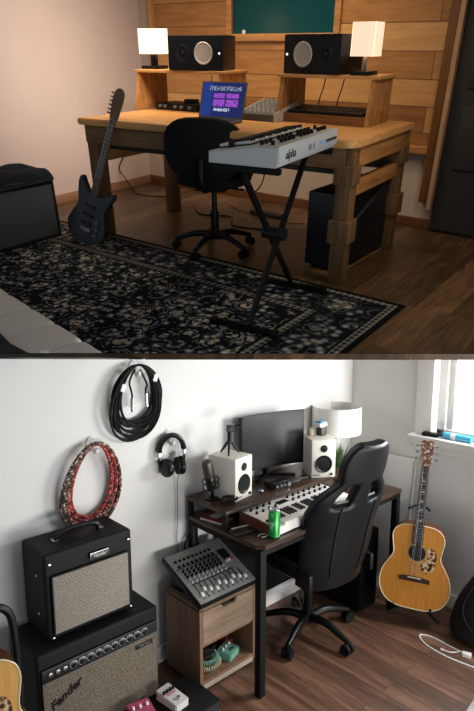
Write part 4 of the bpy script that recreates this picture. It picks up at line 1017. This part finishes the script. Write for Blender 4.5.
# small boxes on the right speaker
SZ2 = RT + 0.215
single('trinket_jar', G().lathe([(0.018, 0), (0.02, 0.004), (0.019, 0.028), (0.012, 0.038), (0.014, 0.044)], 16), plain('beige_jar', '#b7a58c', 0.6), 'small beige jar standing on the right white speaker', 'jar', (-0.64, -0.18, SZ2))
t = thing('small_box', 'small white box with blue top on the dark stand atop the right white speaker', 'box', (-0.60, -0.22, SZ2 + 0.052), 0.1)
g = G(); g.box((0, 0, 0.011), (0.07, 0.045, 0.022), bev=0.003); g.build('box', white_pl, t)
g = G(); g.box((0.0, 0, 0.0265), (0.05, 0.04, 0.009), bev=0.003); g.build('lid', plain('sky_blue', '#4f8fb8', 0.4), t)
single('trinket_block', G().box((0, 0, 0.026), (0.05, 0.04, 0.052), bev=0.004), plain('dark_block', '#3d4038', 0.5), 'dark little block stand on the right white speaker', 'block', (-0.59, -0.22, SZ2))
single('card_packet', G().box((0, 0, 0.008), (0.05, 0.03, 0.016), bev=0.003), white_pl, 'small white packet at the front of the right white speaker top', 'packet', (-0.565, -0.205, SZ2), -0.6) if False else None

# ---- lamp
t = thing('table_lamp', 'table lamp with a white drum shade in the corner behind the gaming chair', 'lamp', (-0.315, -0.115, 0.75))
fab = plain('white_shade_fabric', '#dddbd6', 0.8, scale=200, var=0.03)
g = G(); g.lathe([(0.152, 0.27), (0.149, 0.435), (0.146, 0.435), (0.149, 0.27)], 40, cap=False); g.bm.faces.ensure_lookup_table(); g.build('lamp_shade', fab, t)
g = G(); g.cyl((0, 0, 0.01), (0, 0, 0.30), 0.007).bar((-0.149, 0, 0.275), (0.149, 0, 0.275), 0.005, 0.005); g.build('stem', steel, t)
g = G(); g.lathe([(0.06, 0), (0.06, 0.008), (0.02, 0.016)], 28); g.build('base', steel, t)
g = G(); g.lathe([(0.012, 0.30), (0.03, 0.34), (0.025, 0.37), (0.002, 0.385)], 16); g.build('bulb', white_pl, t)

# ---- plant
t = thing('potted_plant', 'small grassy green plant in a white pot beside the right white speaker', 'plant', (-0.390, -0.205, 0.75))
g = G(); g.lathe([(0.032, 0), (0.045, 0.07), (0.047, 0.085), (0.042, 0.085), (0.04, 0.07)], 24); g.build('pot', white_pl, t)
g = G(); g.lathe([(0.04, 0.06), (0.04, 0.072)], 20); g.build('soil', plain('soil', '#2a1d14', 0.9), t)
g = G(); rr = random.Random(8)
for i in range(130):
    a = rr.uniform(0, 2 * PI); sp_ = rr.uniform(0.1, 1); r0 = 0.028 * sp_; L_ = rr.uniform(0.09, 0.16); out_ = 0.08 * sp_ * rr.uniform(.5, 1.2)
    d_ = Vector((math.cos(a), math.sin(a), 0)); n_ = Vector((-d_.y, d_.x, 0)); w_ = 0.0032
    p = [d_ * r0 + Vector((0, 0, 0.07)), d_ * (r0 + out_ * .4) + Vector((0, 0, 0.07 + L_ * .65)), d_ * (r0 + out_) + Vector((0, 0, 0.07 + L_))]
    va = [g.bm.verts.new(p[0] - n_ * w_), g.bm.verts.new(p[0] + n_ * w_), g.bm.verts.new(p[1] + n_ * w_ * .8), g.bm.verts.new(p[1] - n_ * w_ * .8), g.bm.verts.new(p[2])]
    g.bm.faces.new(va[:4]); g.bm.faces.new((va[3], va[2], va[4]))
lf = g.build('foliage', plain('grass_green', '#4c6a35', 0.6, scale=30, var=0.35), t); lf['kind'] = 'stuff'

# ---- white keyboard synth
syn = thing('synthesizer', 'white keyboard synthesizer with a red-brown end on the dark desk', 'synthesizer', (-0.97, -0.395, 0.75), 0.03)
W, Dp = 0.62, 0.23
Mq = Matrix(((0, 0, 1, 0), (1, 0, 0, 0), (0, 1, 0, 0), (0, 0, 0, 1)))
g = G(); g.prism([(-Dp / 2, 0.006), (Dp / 2, 0.006), (Dp / 2, 0.062), (0.0, 0.055), (-Dp / 2, 0.043)], -W / 2, W / 2, Mq, bev=0.004); g.build('body', plain('synth_white', '#e6e3de', 0.35, var=0.01), syn)
for s in (-1, 1):
    g = G(); g.prism([(-Dp / 2, 0), (Dp / 2, 0), (Dp / 2, 0.064), (0, 0.058), (-Dp / 2, 0.046)], s * (W / 2 + .006) - .006, s * (W / 2 + .006) + .006, Mq, bev=0.003); g.build('end_cheek', plain('red_brown_cheek', '#5a2a1e', 0.4), syn)
wk = G(); wk.box((0, 0, 0), (0.0212, 0.105, 0.012), bev=0.002); k0 = None
for i in range(24):
    Mx = TR((-0.235 + i * 0.022, -0.062, 0.053)) @ RX(5)
    if k0 is None: k0 = wk.build('white_key', plain('key_white', '#efece6', 0.3, var=0.01), syn, Mx)
    else: cp(k0, syn, Mx)
bk = G(); bk.box((0, 0, 0), (0.012, 0.065, 0.014), bev=0.002); k0 = None
for i in range(23):
    if i % 7 in (2, 6): continue
    Mx = TR((-0.224 + i * 0.022, -0.040, 0.062)) @ RX(5)
    if k0 is None: k0 = bk.build('black_key', blackk, syn, Mx)
    else: cp(k0, syn, Mx)
kn = G(); kn.cyl((0, 0, 0), (0, 0, 0.013), 0.0075, 0.006, n=12); k0 = None
for i in range(13):
    for j in range(2):
        if i in (4, 5): continue
        Mx = TR((-0.27 + i * 0.045, 0.045 + j * 0.04, 0.0575 + j * .0025))
        if k0 is None: k0 = kn.build('knob', black_sat, syn, Mx)
        else: cp(k0, syn, Mx)
g = G(); g.box((-0.065, 0.065, 0.0595), (0.075, 0.035, 0.004)); g.build('display', plain('display_dark', '#1d2126', 0.2), syn)
for x in (-0.29, -0.268): g = G(); g.cyl((x - .006, -0.05, 0.05), (x + .006, -0.05, 0.05), 0.014, n=16); g.build('pitch_wheel', black, syn)

# ---- small items on the desk
t = thing('drink_can', 'green drink can on the front left of the dark desk', 'can', (-1.275, -0.505, 0.75))
cm, cnt, cbs = nodes('green_can'); 
vv = cnt.nodes.new('ShaderNodeTexNoise'); vv.inputs['Scale'].default_value = 28; vv.inputs['Detail'].default_value = 1; cnt.links.new(coords(cnt), vv.inputs['Vector'])
cnt.links.new(ramp(cnt, vv.outputs[0], [(0.4, '#1f8a3a'), (0.58, '#2fa84c'), (0.66, '#9ec8a0')]), cbs.inputs['Base Color']); cbs.inputs['Metallic'].default_value = 0.35; cbs.inputs['Roughness'].default_value = 0.3
g = G(); g.lathe([(0.022, 0), (0.0265, 0.005), (0.0265, 0.118), (0.022, 0.129)], 28); g.build('body', cm, t)
g = G(); g.lathe([(0.022, 0.129), (0.0235, 0.132), (0.0225, 0.134), (0.020, 0.131), (0.001, 0.131)], 28); rim = g.build('lid', chrome, t)
g = G(); g.box((0.004, 0, 0.133), (0.018, 0.011, 0.0015), bev=0.0005); g.build('pull_tab', chrome, rim)
single('tablet', G().box((0, 0, 0.005), (0.15, 0.10, 0.009), bev=0.003), plain('tablet_dark', '#2a2523', 0.3), 'dark slim tablet lying on the desk left of the green can', 'tablet', (-1.325, -0.36, 0.75), -0.15)
single('pen', G().cyl((0, 0, 0.0045), (0.13, 0.0, 0.0045), 0.0045, n=10), plain('pale_pen', '#c8bda8', 0.35), 'pale pen lying on the tablet', 'pen', (-1.385, -0.335, 0.7595), -0.18)
g = G(); g.tube(smooth_path([(0, 0, 0.004), (0.03, 0.008, 0.004), (0.05, -0.01, 0.004), (0.03, -0.025, 0.004), (0.005, -0.02, 0.004)]), 0.003, 6)
single('cord', g, white_pl, 'short white cord on the desk in front of the tablet', 'cord', (-1.335, -0.46, 0.75))
t = thing('booklet', 'red and white booklet lying under the riser at the left end of the desk', 'booklet', (-1.33, -0.17, 0.75), 0.2)
g = G(); g.box((0, 0, 0.006), (0.11, 0.13, 0.011), bev=0.001); g.build('pages', plain('paper', '#c9c3ba', 0.7), t)
g = G(); g.box((0, 0, 0.0125), (0.11, 0.13, 0.002)); g.build('cover', plain('red_cover', '#8c2f2c', 0.5), t)
g = G(); g.box((0.01, 0.01, 0.0140), (0.06, 0.05, 0.001)); g.build('label', white_pl, t)
t = thing('mug', 'white cup on the right end of the dark desk', 'cup', (-0.42, -0.48, 0.75))
g = G(); g.lathe([(0.018, 0), (0.022, 0.004), (0.025, 0.062), (0.022, 0.062), (0.019, 0.008)], 24); g.build('body', white_pl, t)
g = G(); g.tube([(0.024 + 0.014 * math.sin(R_(a)), 0, 0.034 + 0.018 * math.cos(R_(a))) for a in range(0, 181, 15)], 0.0035, 6); g.build('handle', white_pl, t)
t = thing('handheld_microphone', 'black handheld microphone lying on the right end of the desk, cable running up', 'microphone', (-0.36, -0.43, 0.75), 0.25)
g = G(); g.cyl((-0.06, 0, 0.019), (0.09, 0, 0.019), 0.019, 0.014, n=18); g.build('body', black, t)
g = G(); g.ball((-0.07, 0, 0.021), 0.021); g.build('mesh_head', plain('mic_ball', '#4a4a4a', 0.5, 0.6), t)
g = G(); g.tube(smooth_path([(0.09, 0, 0.019), (0.13, 0.02, 0.03), (0.16, 0.03, 0.09), (0.165, 0.03, 0.16)]), 0.004, 6); g.build('cable', blackrub, t)

# ---- white board leaning on the right wall
single('foam_board', G().box((0, 0, 0.22), (0.02, 0.26, 0.44), bev=0.003), plain('board_white', '#cfcdc8', 0.6, var=0.01), 'white board propped on its edge behind the desk end, against the right wall', 'board', (-0.11, -0.33, 0.43) if False else (-0.13, -0.34, 0.0), 0.0) if False else None
t = thing('leaning_panel', 'white panel leaning against the right wall between desk and acoustic guitar', 'panel', (-0.105, -0.345, 0.0), ry=R_(6))
g = G(); g.box((0, 0, 0.435), (0.022, 0.30, 0.87), bev=0.004); g.build('panel', plain('panel_white', '#e9e8e4', 0.55, var=0.01), t)
g = G()
for y in (-.15, .15): g.box((-0.002, y, 0.435), (0.026, 0.006, 0.87))
g.build('edge_trim', plain('edge_grey', '#a9a8a4', 0.5), t)

# ---- gaming chair
gch = thing('gaming_chair', 'black high-backed gaming chair on five casters facing the desk, back to the camera', 'chair', (-0.825, -0.345, 0), -0.14)
leather = plain('black_leather', '#0b0d10', 0.42, spec=0.3, scale=90, var=0.12, bmp=0.08)
star_base(gch, black_sat, 0.095, 0.27, 62, 0.029, blackrub, 0.05)
g = G(); g.cyl((0, 0, 0.07), (0, 0, 0.25), 0.03).cyl((0, 0, 0.25), (0, 0, 0.40), 0.02); g.build('gas_lift', black_sat, gch)
g = G(); g.box((0, -0.02, 0.405), (0.22, 0.26, 0.03), bev=0.008).cyl((0.1, 0, .4), (0.24, -0.02, .39), 0.008); g.build('tilt_mechanism', black, gch)
g = G(); rings = []
for z, s in ((0.42, 0.9), (0.44, 1.0), (0.49, 1.02), (0.52, 0.96), (0.528, 0.8)):
    rings.append([(0.225 * s * math.copysign(abs(math.cos(a)) ** .6, math.cos(a)), 0.22 * s * math.copysign(abs(math.sin(a)) ** .6, math.sin(a)), z) for a in [2 * PI * i / 32 for i in range(32)]])
g.loft(rings); g.build('seat', leather, gch)
PIPE = 0.067
def lerp_tab(tab, z):
    for (z0, *a), (z1, *b_) in zip(tab, tab[1:]):
        if z <= z1:
            f = (z - z0) / (z1 - z0); f = f * f * (3 - 2 * f) if False else f
            return [p + (q - p) * f for p, q in zip(a, b_)]
    return list(tab[-1][1:])
TAB = [(0.39, -0.185, 0.16, 0.04), (0.44, -0.20, 0.185, 0.06), (0.55, -0.225, 0.215, 0.075), (0.70, -0.255, 0.225, 0.085), (0.82, -0.285, 0.237, 0.085), (0.90, -0.305, 0.215, 0.06), (0.985, -0.33, 0.120, 0.025), (1.03, -0.342, 0.128, 0.025), (1.09, -0.36, 0.126, 0.03), (1.15, -0.38, 0.098, 0.025), (1.185, -0.392, 0.055, 0.01)]
g = G(); nu, nv = 16, 38; VV = []
for j in range(nv + 1):
    z = 0.39 + (1.185 - 0.39) * j / nv; y, hw, wing = lerp_tab(TAB, z)
    VV.append([g.bm.verts.new((hw * (-1 + 2 * i / nu), y + wing * abs(-1 + 2 * i / nu) ** 2.4, z)) for i in range(nu + 1)])
for j in range(nv):
    z = 0.39 + (1.185 - 0.39) * (j + .5) / nv
    for i in range(nu):
        u = abs(-1 + 2 * (i + .5) / nu)
        if 0.868 < z < 0.97 and 0.22 < u < 0.6: continue
        g.bm.faces.new((VV[j][i], VV[j][i + 1], VV[j + 1][i + 1], VV[j + 1][i]))
bmesh.ops.delete(g.bm, geom=[v for v in g.bm.verts if not v.link_faces], context='VERTS')
bmesh.ops.recalc_face_normals(g.bm, faces=g.bm.faces[:])
bmesh.ops.solidify(g.bm, geom=g.bm.faces[:], thickness=0.06)
g.build('backrest', leather, gch, smooth=80, sub=1)
g = G(); rings = []
for z, s in ((1.005, 0.8), (1.015, 1.0), (1.06, 1.08), (1.11, 1.0), (1.15, 0.85), (1.165, 0.5)):
    y, hw, wing = lerp_tab(TAB, z)
    rings.append([(hw * .90 * s * math.copysign(abs(math.cos(a)) ** .8, math.cos(a)), y - 0.005 + 0.048 * s * math.sin(a), z) for a in [2 * PI * i / 28 for i in range(28)]])
g.loft(rings); g.build('headrest', leather, gch, smooth=80)
for s in (-1, 1):
    g = G(); P = []
    for j in range(12):
        z = 0.46 + 0.40 * j / 11; y, hw, wing = lerp_tab(TAB, z); u = 0.5
        P.append((s * hw * u, y + wing * u ** 2.4 - PIPE, z))
    g.tube(P, 0.0035, 6); g.build('piping', plain('seam_black', '#08090a', 0.6), gch)
    g = G(); z = 0.872; y, hw, wing = lerp_tab(TAB, z); g.bar((s * hw * .28, y - .032, z + .006), (s * hw * .60, y - .02, z + .006), 0.01, 0.01, bev=0.003); g.build('slot_rim', grey_pl, gch)
    g = G(); g.box((s * 0.215, -0.2, 0.46), (0.025, 0.11, 0.09), bev=0.008); g.build('recline_bracket', black, gch)

# ---- acoustic guitars
top_w = lambda nm, a, b_, c: wood(nm, [(0.2, a), (0.55, b_), (0.9, c)], 'Z', 14, 20, rough=0.22, spec=0.5)
rosew = wood('rosewood', [(0.2, '#24140e'), (0.6, '#3c241a'), (0.9, '#54362a')], 'Z', 10)
def acoustic(t, topm, sidem):
    half = [(0, 0), (0.085, 0.004), (0.15, 0.03), (0.19, 0.085), (0.2, 0.15), (0.188, 0.215), (0.158, 0.27), (0.137, 0.305), (0.133, 0.335), (0.14, 0.375), (0.146, 0.42), (0.135, 0.462), (0.10, 0.49), (0.05, 0.50)]
    out = outline(half + [(-x, z) for x, z in reversed(half[1:])], 4)
    g = G(); g.prism(out, -0.05, 0.048, MS, bev=0.003); g.build('body', sidem, t)
    g = G(); g.prism([(x * .985, 0.004 + z * .985) for x, z in out], 0.048, 0.051, MS); tp = g.build('soundboard', topm, t)
    g = G(); P = [(x * .99, -0.0505, 0.0025 + z * .99) for x, z in out]; g.tube(P, 0.003, 5, closed=True); g.build('binding', plain('cream_binding', '#d9cba4', 0.4), t)
    g = G(); g.lathe([(0.001, 0.0512), (0.048, 0.0512)], 36, TR((0, 0, 0.335)) @ RX(90), cap=False); g.build('soundhole', plain('hole_dark', '#1b100a', 0.9), tp)
    g = G(); g.lathe([(0.049, 0.0511), (0.049, 0.0518), (0.061, 0.0518), (0.061, 0.0511)], 40, TR((0, 0, 0.335)) @ RX(90), cap=False); g.build('rosette', wood('rosette_rings', [(0.3, '#7a5a34'), (0.6, '#c79c5c'), (0.9, '#e0bd80')], 'Z', 30), tp)
    pgm, pnt, pb = nodes('tortoise_guard'); nn = pnt.nodes.new('ShaderNodeTexVoronoi'); nn.inputs['Scale'].default_value = 55; pnt.links.new(coords(pnt), nn.inputs['Vector'])
    pnt.links.new(ramp(pnt, nn.outputs['Distance'], [(0.2, '#3a2416'), (0.4, '#8a6a48'), (0.6, '#cbb28a')], 'CONSTANT'), pb.inputs['Base Color']); pb.inputs['Roughness'].default_value = 0.25
    g = G(); g.prism(outline([(0.052, 0.365), (0.085, 0.375), (0.108, 0.345), (0.108, 0.29), (0.095, 0.245), (0.06, 0.225), (0.03, 0.245), (0.028, 0.272), (0.052, 0.29), (0.064, 0.325)], 4), 0.0512, 0.0528, MS); g.build('pickguard', pgm, tp)
    g = G(); g.prism([(-0.085, 0.165), (0.085, 0.165), (0.085, 0.188), (0.03, 0.196), (-0.03, 0.196), (-0.085, 0.188)], 0.051, 0.060, MS, bev=0.002); br = g.build('bridge', rosew, tp)
    g = G(); g.box((0, -0.062, 0.19), (0.075, 0.005, 0.004)); g.build('saddle', plain('bone', '#e6dfc9', 0.4), br)
    g = G(); g.loft([[(-w, -0.053, z), (w, -0.053, z), (w, -0.060, z), (-w, -0.060, z)] for w, z in ((0.028, 0.385), (0.022, 0.85))]); fb = g.build('fretboard', rosew, t)
    fg = G(); fg.box((0, 0, 0), (0.046, 0.0025, 0.0025)); f0 = fg.build('fret', chrome, fb, TR((0, -0.0605, 0.85 - 0.66 * (1 - 2 ** (-1 / 12.0)))))
    for i in range(2, 20): cp(f0, fb, TR((0, -0.0605, 0.85 - 0.66 * (1 - 2 ** (-i / 12.0)))))
    fg = G(); fg.box((0, 0, 0), (0.02, 0.001, 0.007)); f0 = None; pearl = plain('pearl', '#d6d3c8', 0.3)
    for i in (3, 5, 7, 9, 12):
        Mx = TR((0, -0.0604, 0.85 - 0.66 * (1 - 2 ** (-(i - .5) / 12.0))))
        if f0 is None: f0 = fg.build('inlay', pearl, fb, Mx)
        else: cp(f0, fb, Mx)
    g = G(); g.loft([[(-w, -0.053, z), (w, -0.053, z), (w * .6, -0.053 + dd_, z), (-w * .6, -0.053 + dd_, z)] for w, z, dd_ in ((0.027, 0.49, 0.045), (0.025, 0.54, 0.024), (0.021, 0.84, 0.02))]); g.build('neck', plain('neck_wood', '#6b4128', 0.4), t)
    hsm, hnt, hb = nodes('mottled_headstock'); nn = hnt.nodes.new('ShaderNodeTexNoise'); nn.inputs['Scale'].default_value = 70; hnt.links.new(coords(hnt), nn.inputs['Vector'])
    hnt.links.new(ramp(hnt, nn.outputs[0], [(0.4, '#5c3a2c'), (0.5, '#9b7a66'), (0.6, '#d6c3b0')], 'CONSTANT'), hb.inputs['Base Color']); hb.inputs['Roughness'].default_value = 0.3
    g = G(); g.prism([(-0.021, 0.845), (0.021, 0.845), (0.032, 0.875), (0.037, 0.99), (0.02, 1.0), (0, 0.992), (-0.02, 1.0), (-0.037, 0.99), (-0.032, 0.875)], 0.038, 0.054, MS, bev=0.002); hd = g.build('headstock', hsm, t)
    for s in (-1, 1):
        for k in range(3):
            z = 0.89 + k * 0.037
            g = G(); g.cyl((s * 0.034, -0.044, z), (s * 0.05, -0.044, z), 0.003, n=8).box((s * 0.056, -0.044, z), (0.013, 0.006, 0.011), bev=0.003).cyl((s * 0.02, -0.054, z), (s * 0.02, -0.062, z), 0.0035, n=8); g.build('tuning_peg', chrome, hd)
    for i in range(6):
        g = G(); f = (i - 2.5); g.cyl((f * 0.010, -0.064, 0.19), (f * 0.0066, -0.0615, 0.852), 0.0007, n=5); g.build('string', steel, t)
ag = thing('acoustic_guitar', 'honey-coloured acoustic guitar on a stand against the white wall, right of the chair', 'acoustic guitar', (-0.335, -0.70, 0.115), R_(-66), rx=R_(-8), ry=R_(1.5))
ag.scale = (0.95, 0.95, 0.95)
acoustic(ag, top_w('amber_spruce', '#b36d24', '#c68436', '#d2964a'), plain('guitar_side', '#5a2f18', 0.3))
gs = thing('guitar_stand', 'black stand holding the honey-coloured acoustic guitar', 'guitar stand', (-0.27, -0.67, 0), R_(-66))
g = G(); g.cyl((0, 0.06, 0.03), (0, 0.14, 0.66), 0.009, n=12); g.build('post', black, gs)
g = G(); g.tube(smooth_path([(-0.055, 0.03, 0.655), (-0.05, 0.075, 0.64), (-0.02, 0.118, 0.645), (0.02, 0.118, 0.645), (0.05, 0.075, 0.64), (0.055, 0.03, 0.655)]), 0.007, 8); g.build('yoke', blackrub, gs)
for s in (-1, 1):
    g = G(); g.tube(smooth_path([(0, 0.07, 0.14), (s * 0.07, 0.05, 0.115), (s * 0.10, -0.05, 0.112), (s * 0.10, -0.12, 0.135)]), 0.008, 8); g.build('cradle_arm', black, gs)
for k in range(3):
    a = R_(90 + 120 * k); g = G(); g.cyl((0, 0.065, 0.09), (0.17 * math.cos(a), 0.065 + (0.12 if k == 0 else 0.17) * math.sin(a), 0.01), 0.008, n=10); g.build('leg', black, gs)
ag2 = thing('acoustic_guitar', 'pale-topped acoustic guitar cut off by the left edge, in front of the amplifiers', 'acoustic guitar', (-2.605, -0.50, 0.215), R_(-6), rx=R_(-7))
acoustic(ag2, top_w('golden_spruce', '#b07a35', '#cf9a50', '#ddb06a'), plain('guitar_side_dark', '#4a2a18', 0.3))
gs = thing('guitar_stand', 'tall black tubular stand behind the guitar at the left edge', 'guitar stand', (-2.50, -0.36, 0))
g = G(); g.tube(smooth_path([(-0.2, 0, 0.0), (-0.2, 0, 0.6), (-0.17, 0, 0.78), (-0.05, 0, 0.82), (0.06, 0, 0.79), (0.085, 0, 0.66), (0.088, 0, 0.3), (0.088, 0, 0.0)]), 0.014, 12); g.build('frame', black, gs)
g = G(); g.bar((-0.2, -0.005, 0.2), (0.088, -0.005, 0.2), 0.02, 0.02).bar((-0.17, 0, 0.2), (-0.17, -0.26, 0.2), 0.02, 0.02).bar((0.02, 0, 0.2), (0.02, -0.26, 0.2), 0.02, 0.02); g.build('cradle', black, gs)

# ---- gig bag, cable, rug, sill items
g = G(); rings = []
for z, w_, d_, lx in ((0.0, 0.20, 0.09, 0), (0.06, 0.22, 0.11, 0), (0.18, 0.205, 0.11, 0.01), (0.28, 0.17, 0.10, 0.02), (0.36, 0.12, 0.085, 0.035), (0.46, 0.085, 0.07, 0.05), (0.58, 0.07, 0.06, 0.065), (0.61, 0.04, 0.04, 0.07)):
    rings.append([(d_ * math.copysign(abs(math.cos(a)) ** .7, math.cos(a)) + lx, w_ * math.copysign(abs(math.sin(a)) ** .7, math.sin(a)), z) for a in [2 * PI * i / 28 for i in range(28)]])
gb_ = thing('gig_bag', 'black padded instrument bag leaning on the right wall at the right edge', 'bag', (-0.225, -1.10, 0), 0.05)
g.loft(rings); g.build('bag', plain('bag_black', '#0d0d0f', 0.85, scale=30, var=0.3, bmp=0.2), gb_, smooth=80, sub=1)
g = G(); g.tube(smooth_path([(-0.10, -0.1, 0.08), (-0.113, 0.06, 0.12), (-0.10, 0.12, 0.22), (-0.07, 0.09, 0.34)]), 0.006, 6); g.build('zip', blackrub, gb_)
g = G(); g.tube(smooth_path([(-0.02, -0.105, 0.26), (-0.06, -0.125, 0.3)]), 0.012, 6); g.build('handle', blackrub, gb_)
g = G(); g.tube(smooth_path([(-0.44, -1.30, 0.004), (-0.45, -1.14, 0.004), (-0.47, -0.98, 0.004), (-0.45, -0.85, 0.004), (-0.40, -0.79, 0.004), (-0.368, -0.84, 0.004), (-0.375, -0.95, 0.004), (-0.385, -1.03, 0.008)]), 0.004, 6)
wc = thing('charging_cable', 'white charging cable looped on the brown floor by the black bag', 'cable', (0, 0, 0)); g.build('cord', white_pl, wc)
g = G(); g.tube(smooth_path([(-0.385, -1.01, 0.006), (-0.42, -0.98, 0.004), (-0.43, -0.945, 0.004)]), 0.003, 6).cyl((-0.43, -0.945, 0.004), (-0.433, -0.93, 0.004), 0.005); g.build('plug', white_pl, wc)
g = G(); g.box((-0.39, -1.05, 0.011), (0.03, 0.045, 0.02), rot=(0, 0, 0.3), bev=0.004); g.build('adapter', white_pl, wc)
rugb_m = plain('pale_shag', '#a9a49d', 0.95, scale=45, var=0.5, bmp=0.6)
g = G(); g.prism([(-0.80, -1.235), (-0.62, -1.215), (-0.50, -1.33), (-0.3, -1.9), (-1.0, -1.9)], 0, 0.014, bev=0.004)
single('rug', g, rugb_m, 'pale grey rug corner at the bottom right on the brown floor', 'rug')
single('glasses_case', G().box((0, 0, 0.012), (0.05, 0.095, 0.024), bev=0.01), black_sat, 'black case on the white window sill', 'case', (-0.03, -0.585, 1.03), 0.2)
t = thing('bottle', 'blue and white tube lying on the window sill', 'bottle', (-0.02, -0.74, 1.03))
g = G(); g.cyl((0, 0.075, 0.02), (0, -0.09, 0.02), 0.02, n=18); g.build('body', plain('cyan_label', '#4aa3c4', 0.35), t)
g = G(); g.cyl((0, 0.03, 0.02), (0, -0.0, 0.02), 0.0205, n=18); g.build('label', white_pl, t)
g = G(); g.cyl((0, 0.075, 0.02), (0, 0.098, 0.02), 0.013, n=14); g.build('cap', plain('navy_cap', '#1d2f4a', 0.4), t)
for x, lab in ((-1.20, 'black cable drooping below the desk by the mixing console'),):
    g = G(); g.tube(smooth_path([(-1.38, -0.06, 0.70), (-1.37, -0.07, 0.6), (-1.33, -0.09, 0.56), (-1.25, -0.1, 0.55), (-1.12, -0.1, 0.54), (-1.0, -0.1, 0.58)]), 0.005, 6)
    single('cable', g, blackrub, lab, 'cable')
g = G(); g.tube(smooth_path([(-1.43, -0.03, 0.525), (-1.425, -0.028, 0.60), (-1.39, -0.026, 0.66), (-1.385, -0.03, 0.70)]), 0.005, 6)
single('cable', g, blackrub, 'black cable rising from the back of the mixing console to the desk', 'cable')
single('cardboard_box', G().box((0, 0, 0.12), (0.42, 0.26, 0.24), bev=0.004), plain('dark_bin', '#0c0c0d', 0.7), 'dark box on the floor under the desk behind the chair', 'box', (-0.62, -0.16, 0), 0.0) if False else None

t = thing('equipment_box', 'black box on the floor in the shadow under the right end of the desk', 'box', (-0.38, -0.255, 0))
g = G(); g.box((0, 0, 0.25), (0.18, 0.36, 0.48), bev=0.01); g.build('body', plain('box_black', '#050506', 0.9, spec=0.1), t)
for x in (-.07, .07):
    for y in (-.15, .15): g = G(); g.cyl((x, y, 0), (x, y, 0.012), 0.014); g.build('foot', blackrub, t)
# ================================================================== light and camera
def area(name, loc, target, size, power, color, room=None, shape='RECTANGLE', spread=180):
    l = bpy.data.lights.new(name, 'AREA'); l.shape = shape; l.size = size[0]; l.size_y = size[1]; l.energy = power; l.color = color; l.spread = R_(spread)
    o = bpy.data.objects.new(name, l); COL.objects.link(o)
    M = room or LOWER; p = M @ Vector(loc); q = M @ Vector(target)
    o.matrix_world = Matrix.Translation(p) @ (q - p).to_track_quat('-Z', 'Y').to_matrix().to_4x4(); return o
def point(name, loc, power, color, r=0.03, room=None):
    l = bpy.data.lights.new(name, 'POINT'); l.energy = power; l.color = color; l.shadow_soft_size = r
    o = bpy.data.objects.new(name, l); COL.objects.link(o); o.matrix_world = (room or LOWER) @ Matrix.Translation(loc); return o
# upper room: box lamps, a warm ceiling light over the desk, two added fills for the left wall and the desk
point('box_lamp_light', (0.955, -0.82, HZ + 0.30), 1.8, (1.0, 0.74, 0.46), 0.05, UPPER)
point('box_lamp_light', (2.66, -0.84, HZ + 0.32), 1.8, (1.0, 0.74, 0.46), 0.05, UPPER)
area('ceiling_light', (1.7, -0.8, 2.25), (1.7, -0.45, 0.6), (2.0, 0.4), 21, (1.0, 0.80, 0.60), UPPER, spread=100)
area('added_wall_fill', (1.9, -1.5, 2.25), (0.0, -1.0, 1.0), (0.6, 0.8), 17, (1.0, 0.85, 0.78), UPPER, spread=70)  # added fill without a fixture, brightens the left wall
area('added_desk_fill', (3.75, -1.3, 2.25), (2.9, -1.3, 0.4), (0.4, 0.6), 9, (1.0, 0.82, 0.62), UPPER, spread=100)  # added fill from the right for the desk's side faces and floor
# lower room: daylight through the window on the right wall plus an added fill low at the open front
area('window_daylight', (0.04, -1.15, 1.32), (-2.2, -0.5, 0.7), (1.0, 0.5), 70, (0.96, 0.985, 1.0))
area('added_front_fill', (-0.95, -2.9, 0.33), (-1.4, 0, 0.95), (2.2, 0.5), 24, (1.0, 0.985, 0.955), spread=120)  # added front fill
w = bpy.data.worlds.new('World'); SC.world = w; w.use_nodes = True
w.node_tree.nodes['Background'].inputs[0].default_value = (0.80, 0.91, 1.0, 1); w.node_tree.nodes['Background'].inputs[1].default_value = 0.30

cam = bpy.data.cameras.new('Camera'); co_ = bpy.data.objects.new('Camera', cam); COL.objects.link(co_)
cam.sensor_fit = 'VERTICAL'; cam.sensor_height = 36.0; cam.sensor_width = 36.0; cam.lens = FPX / 711 * 36.0
cam.shift_y = (400 - 355.5) / 711; cam.clip_start = 0.05; cam.clip_end = 100
m4 = BR.to_4x4(); m4.translation = BC; co_.matrix_world = m4
SC.camera = co_
vs = SC.view_settings; vs.view_transform = 'Standard'; vs.look = 'None'; vs.gamma = 1.0; vs.use_curve_mapping = False; vs.exposure = 0.0
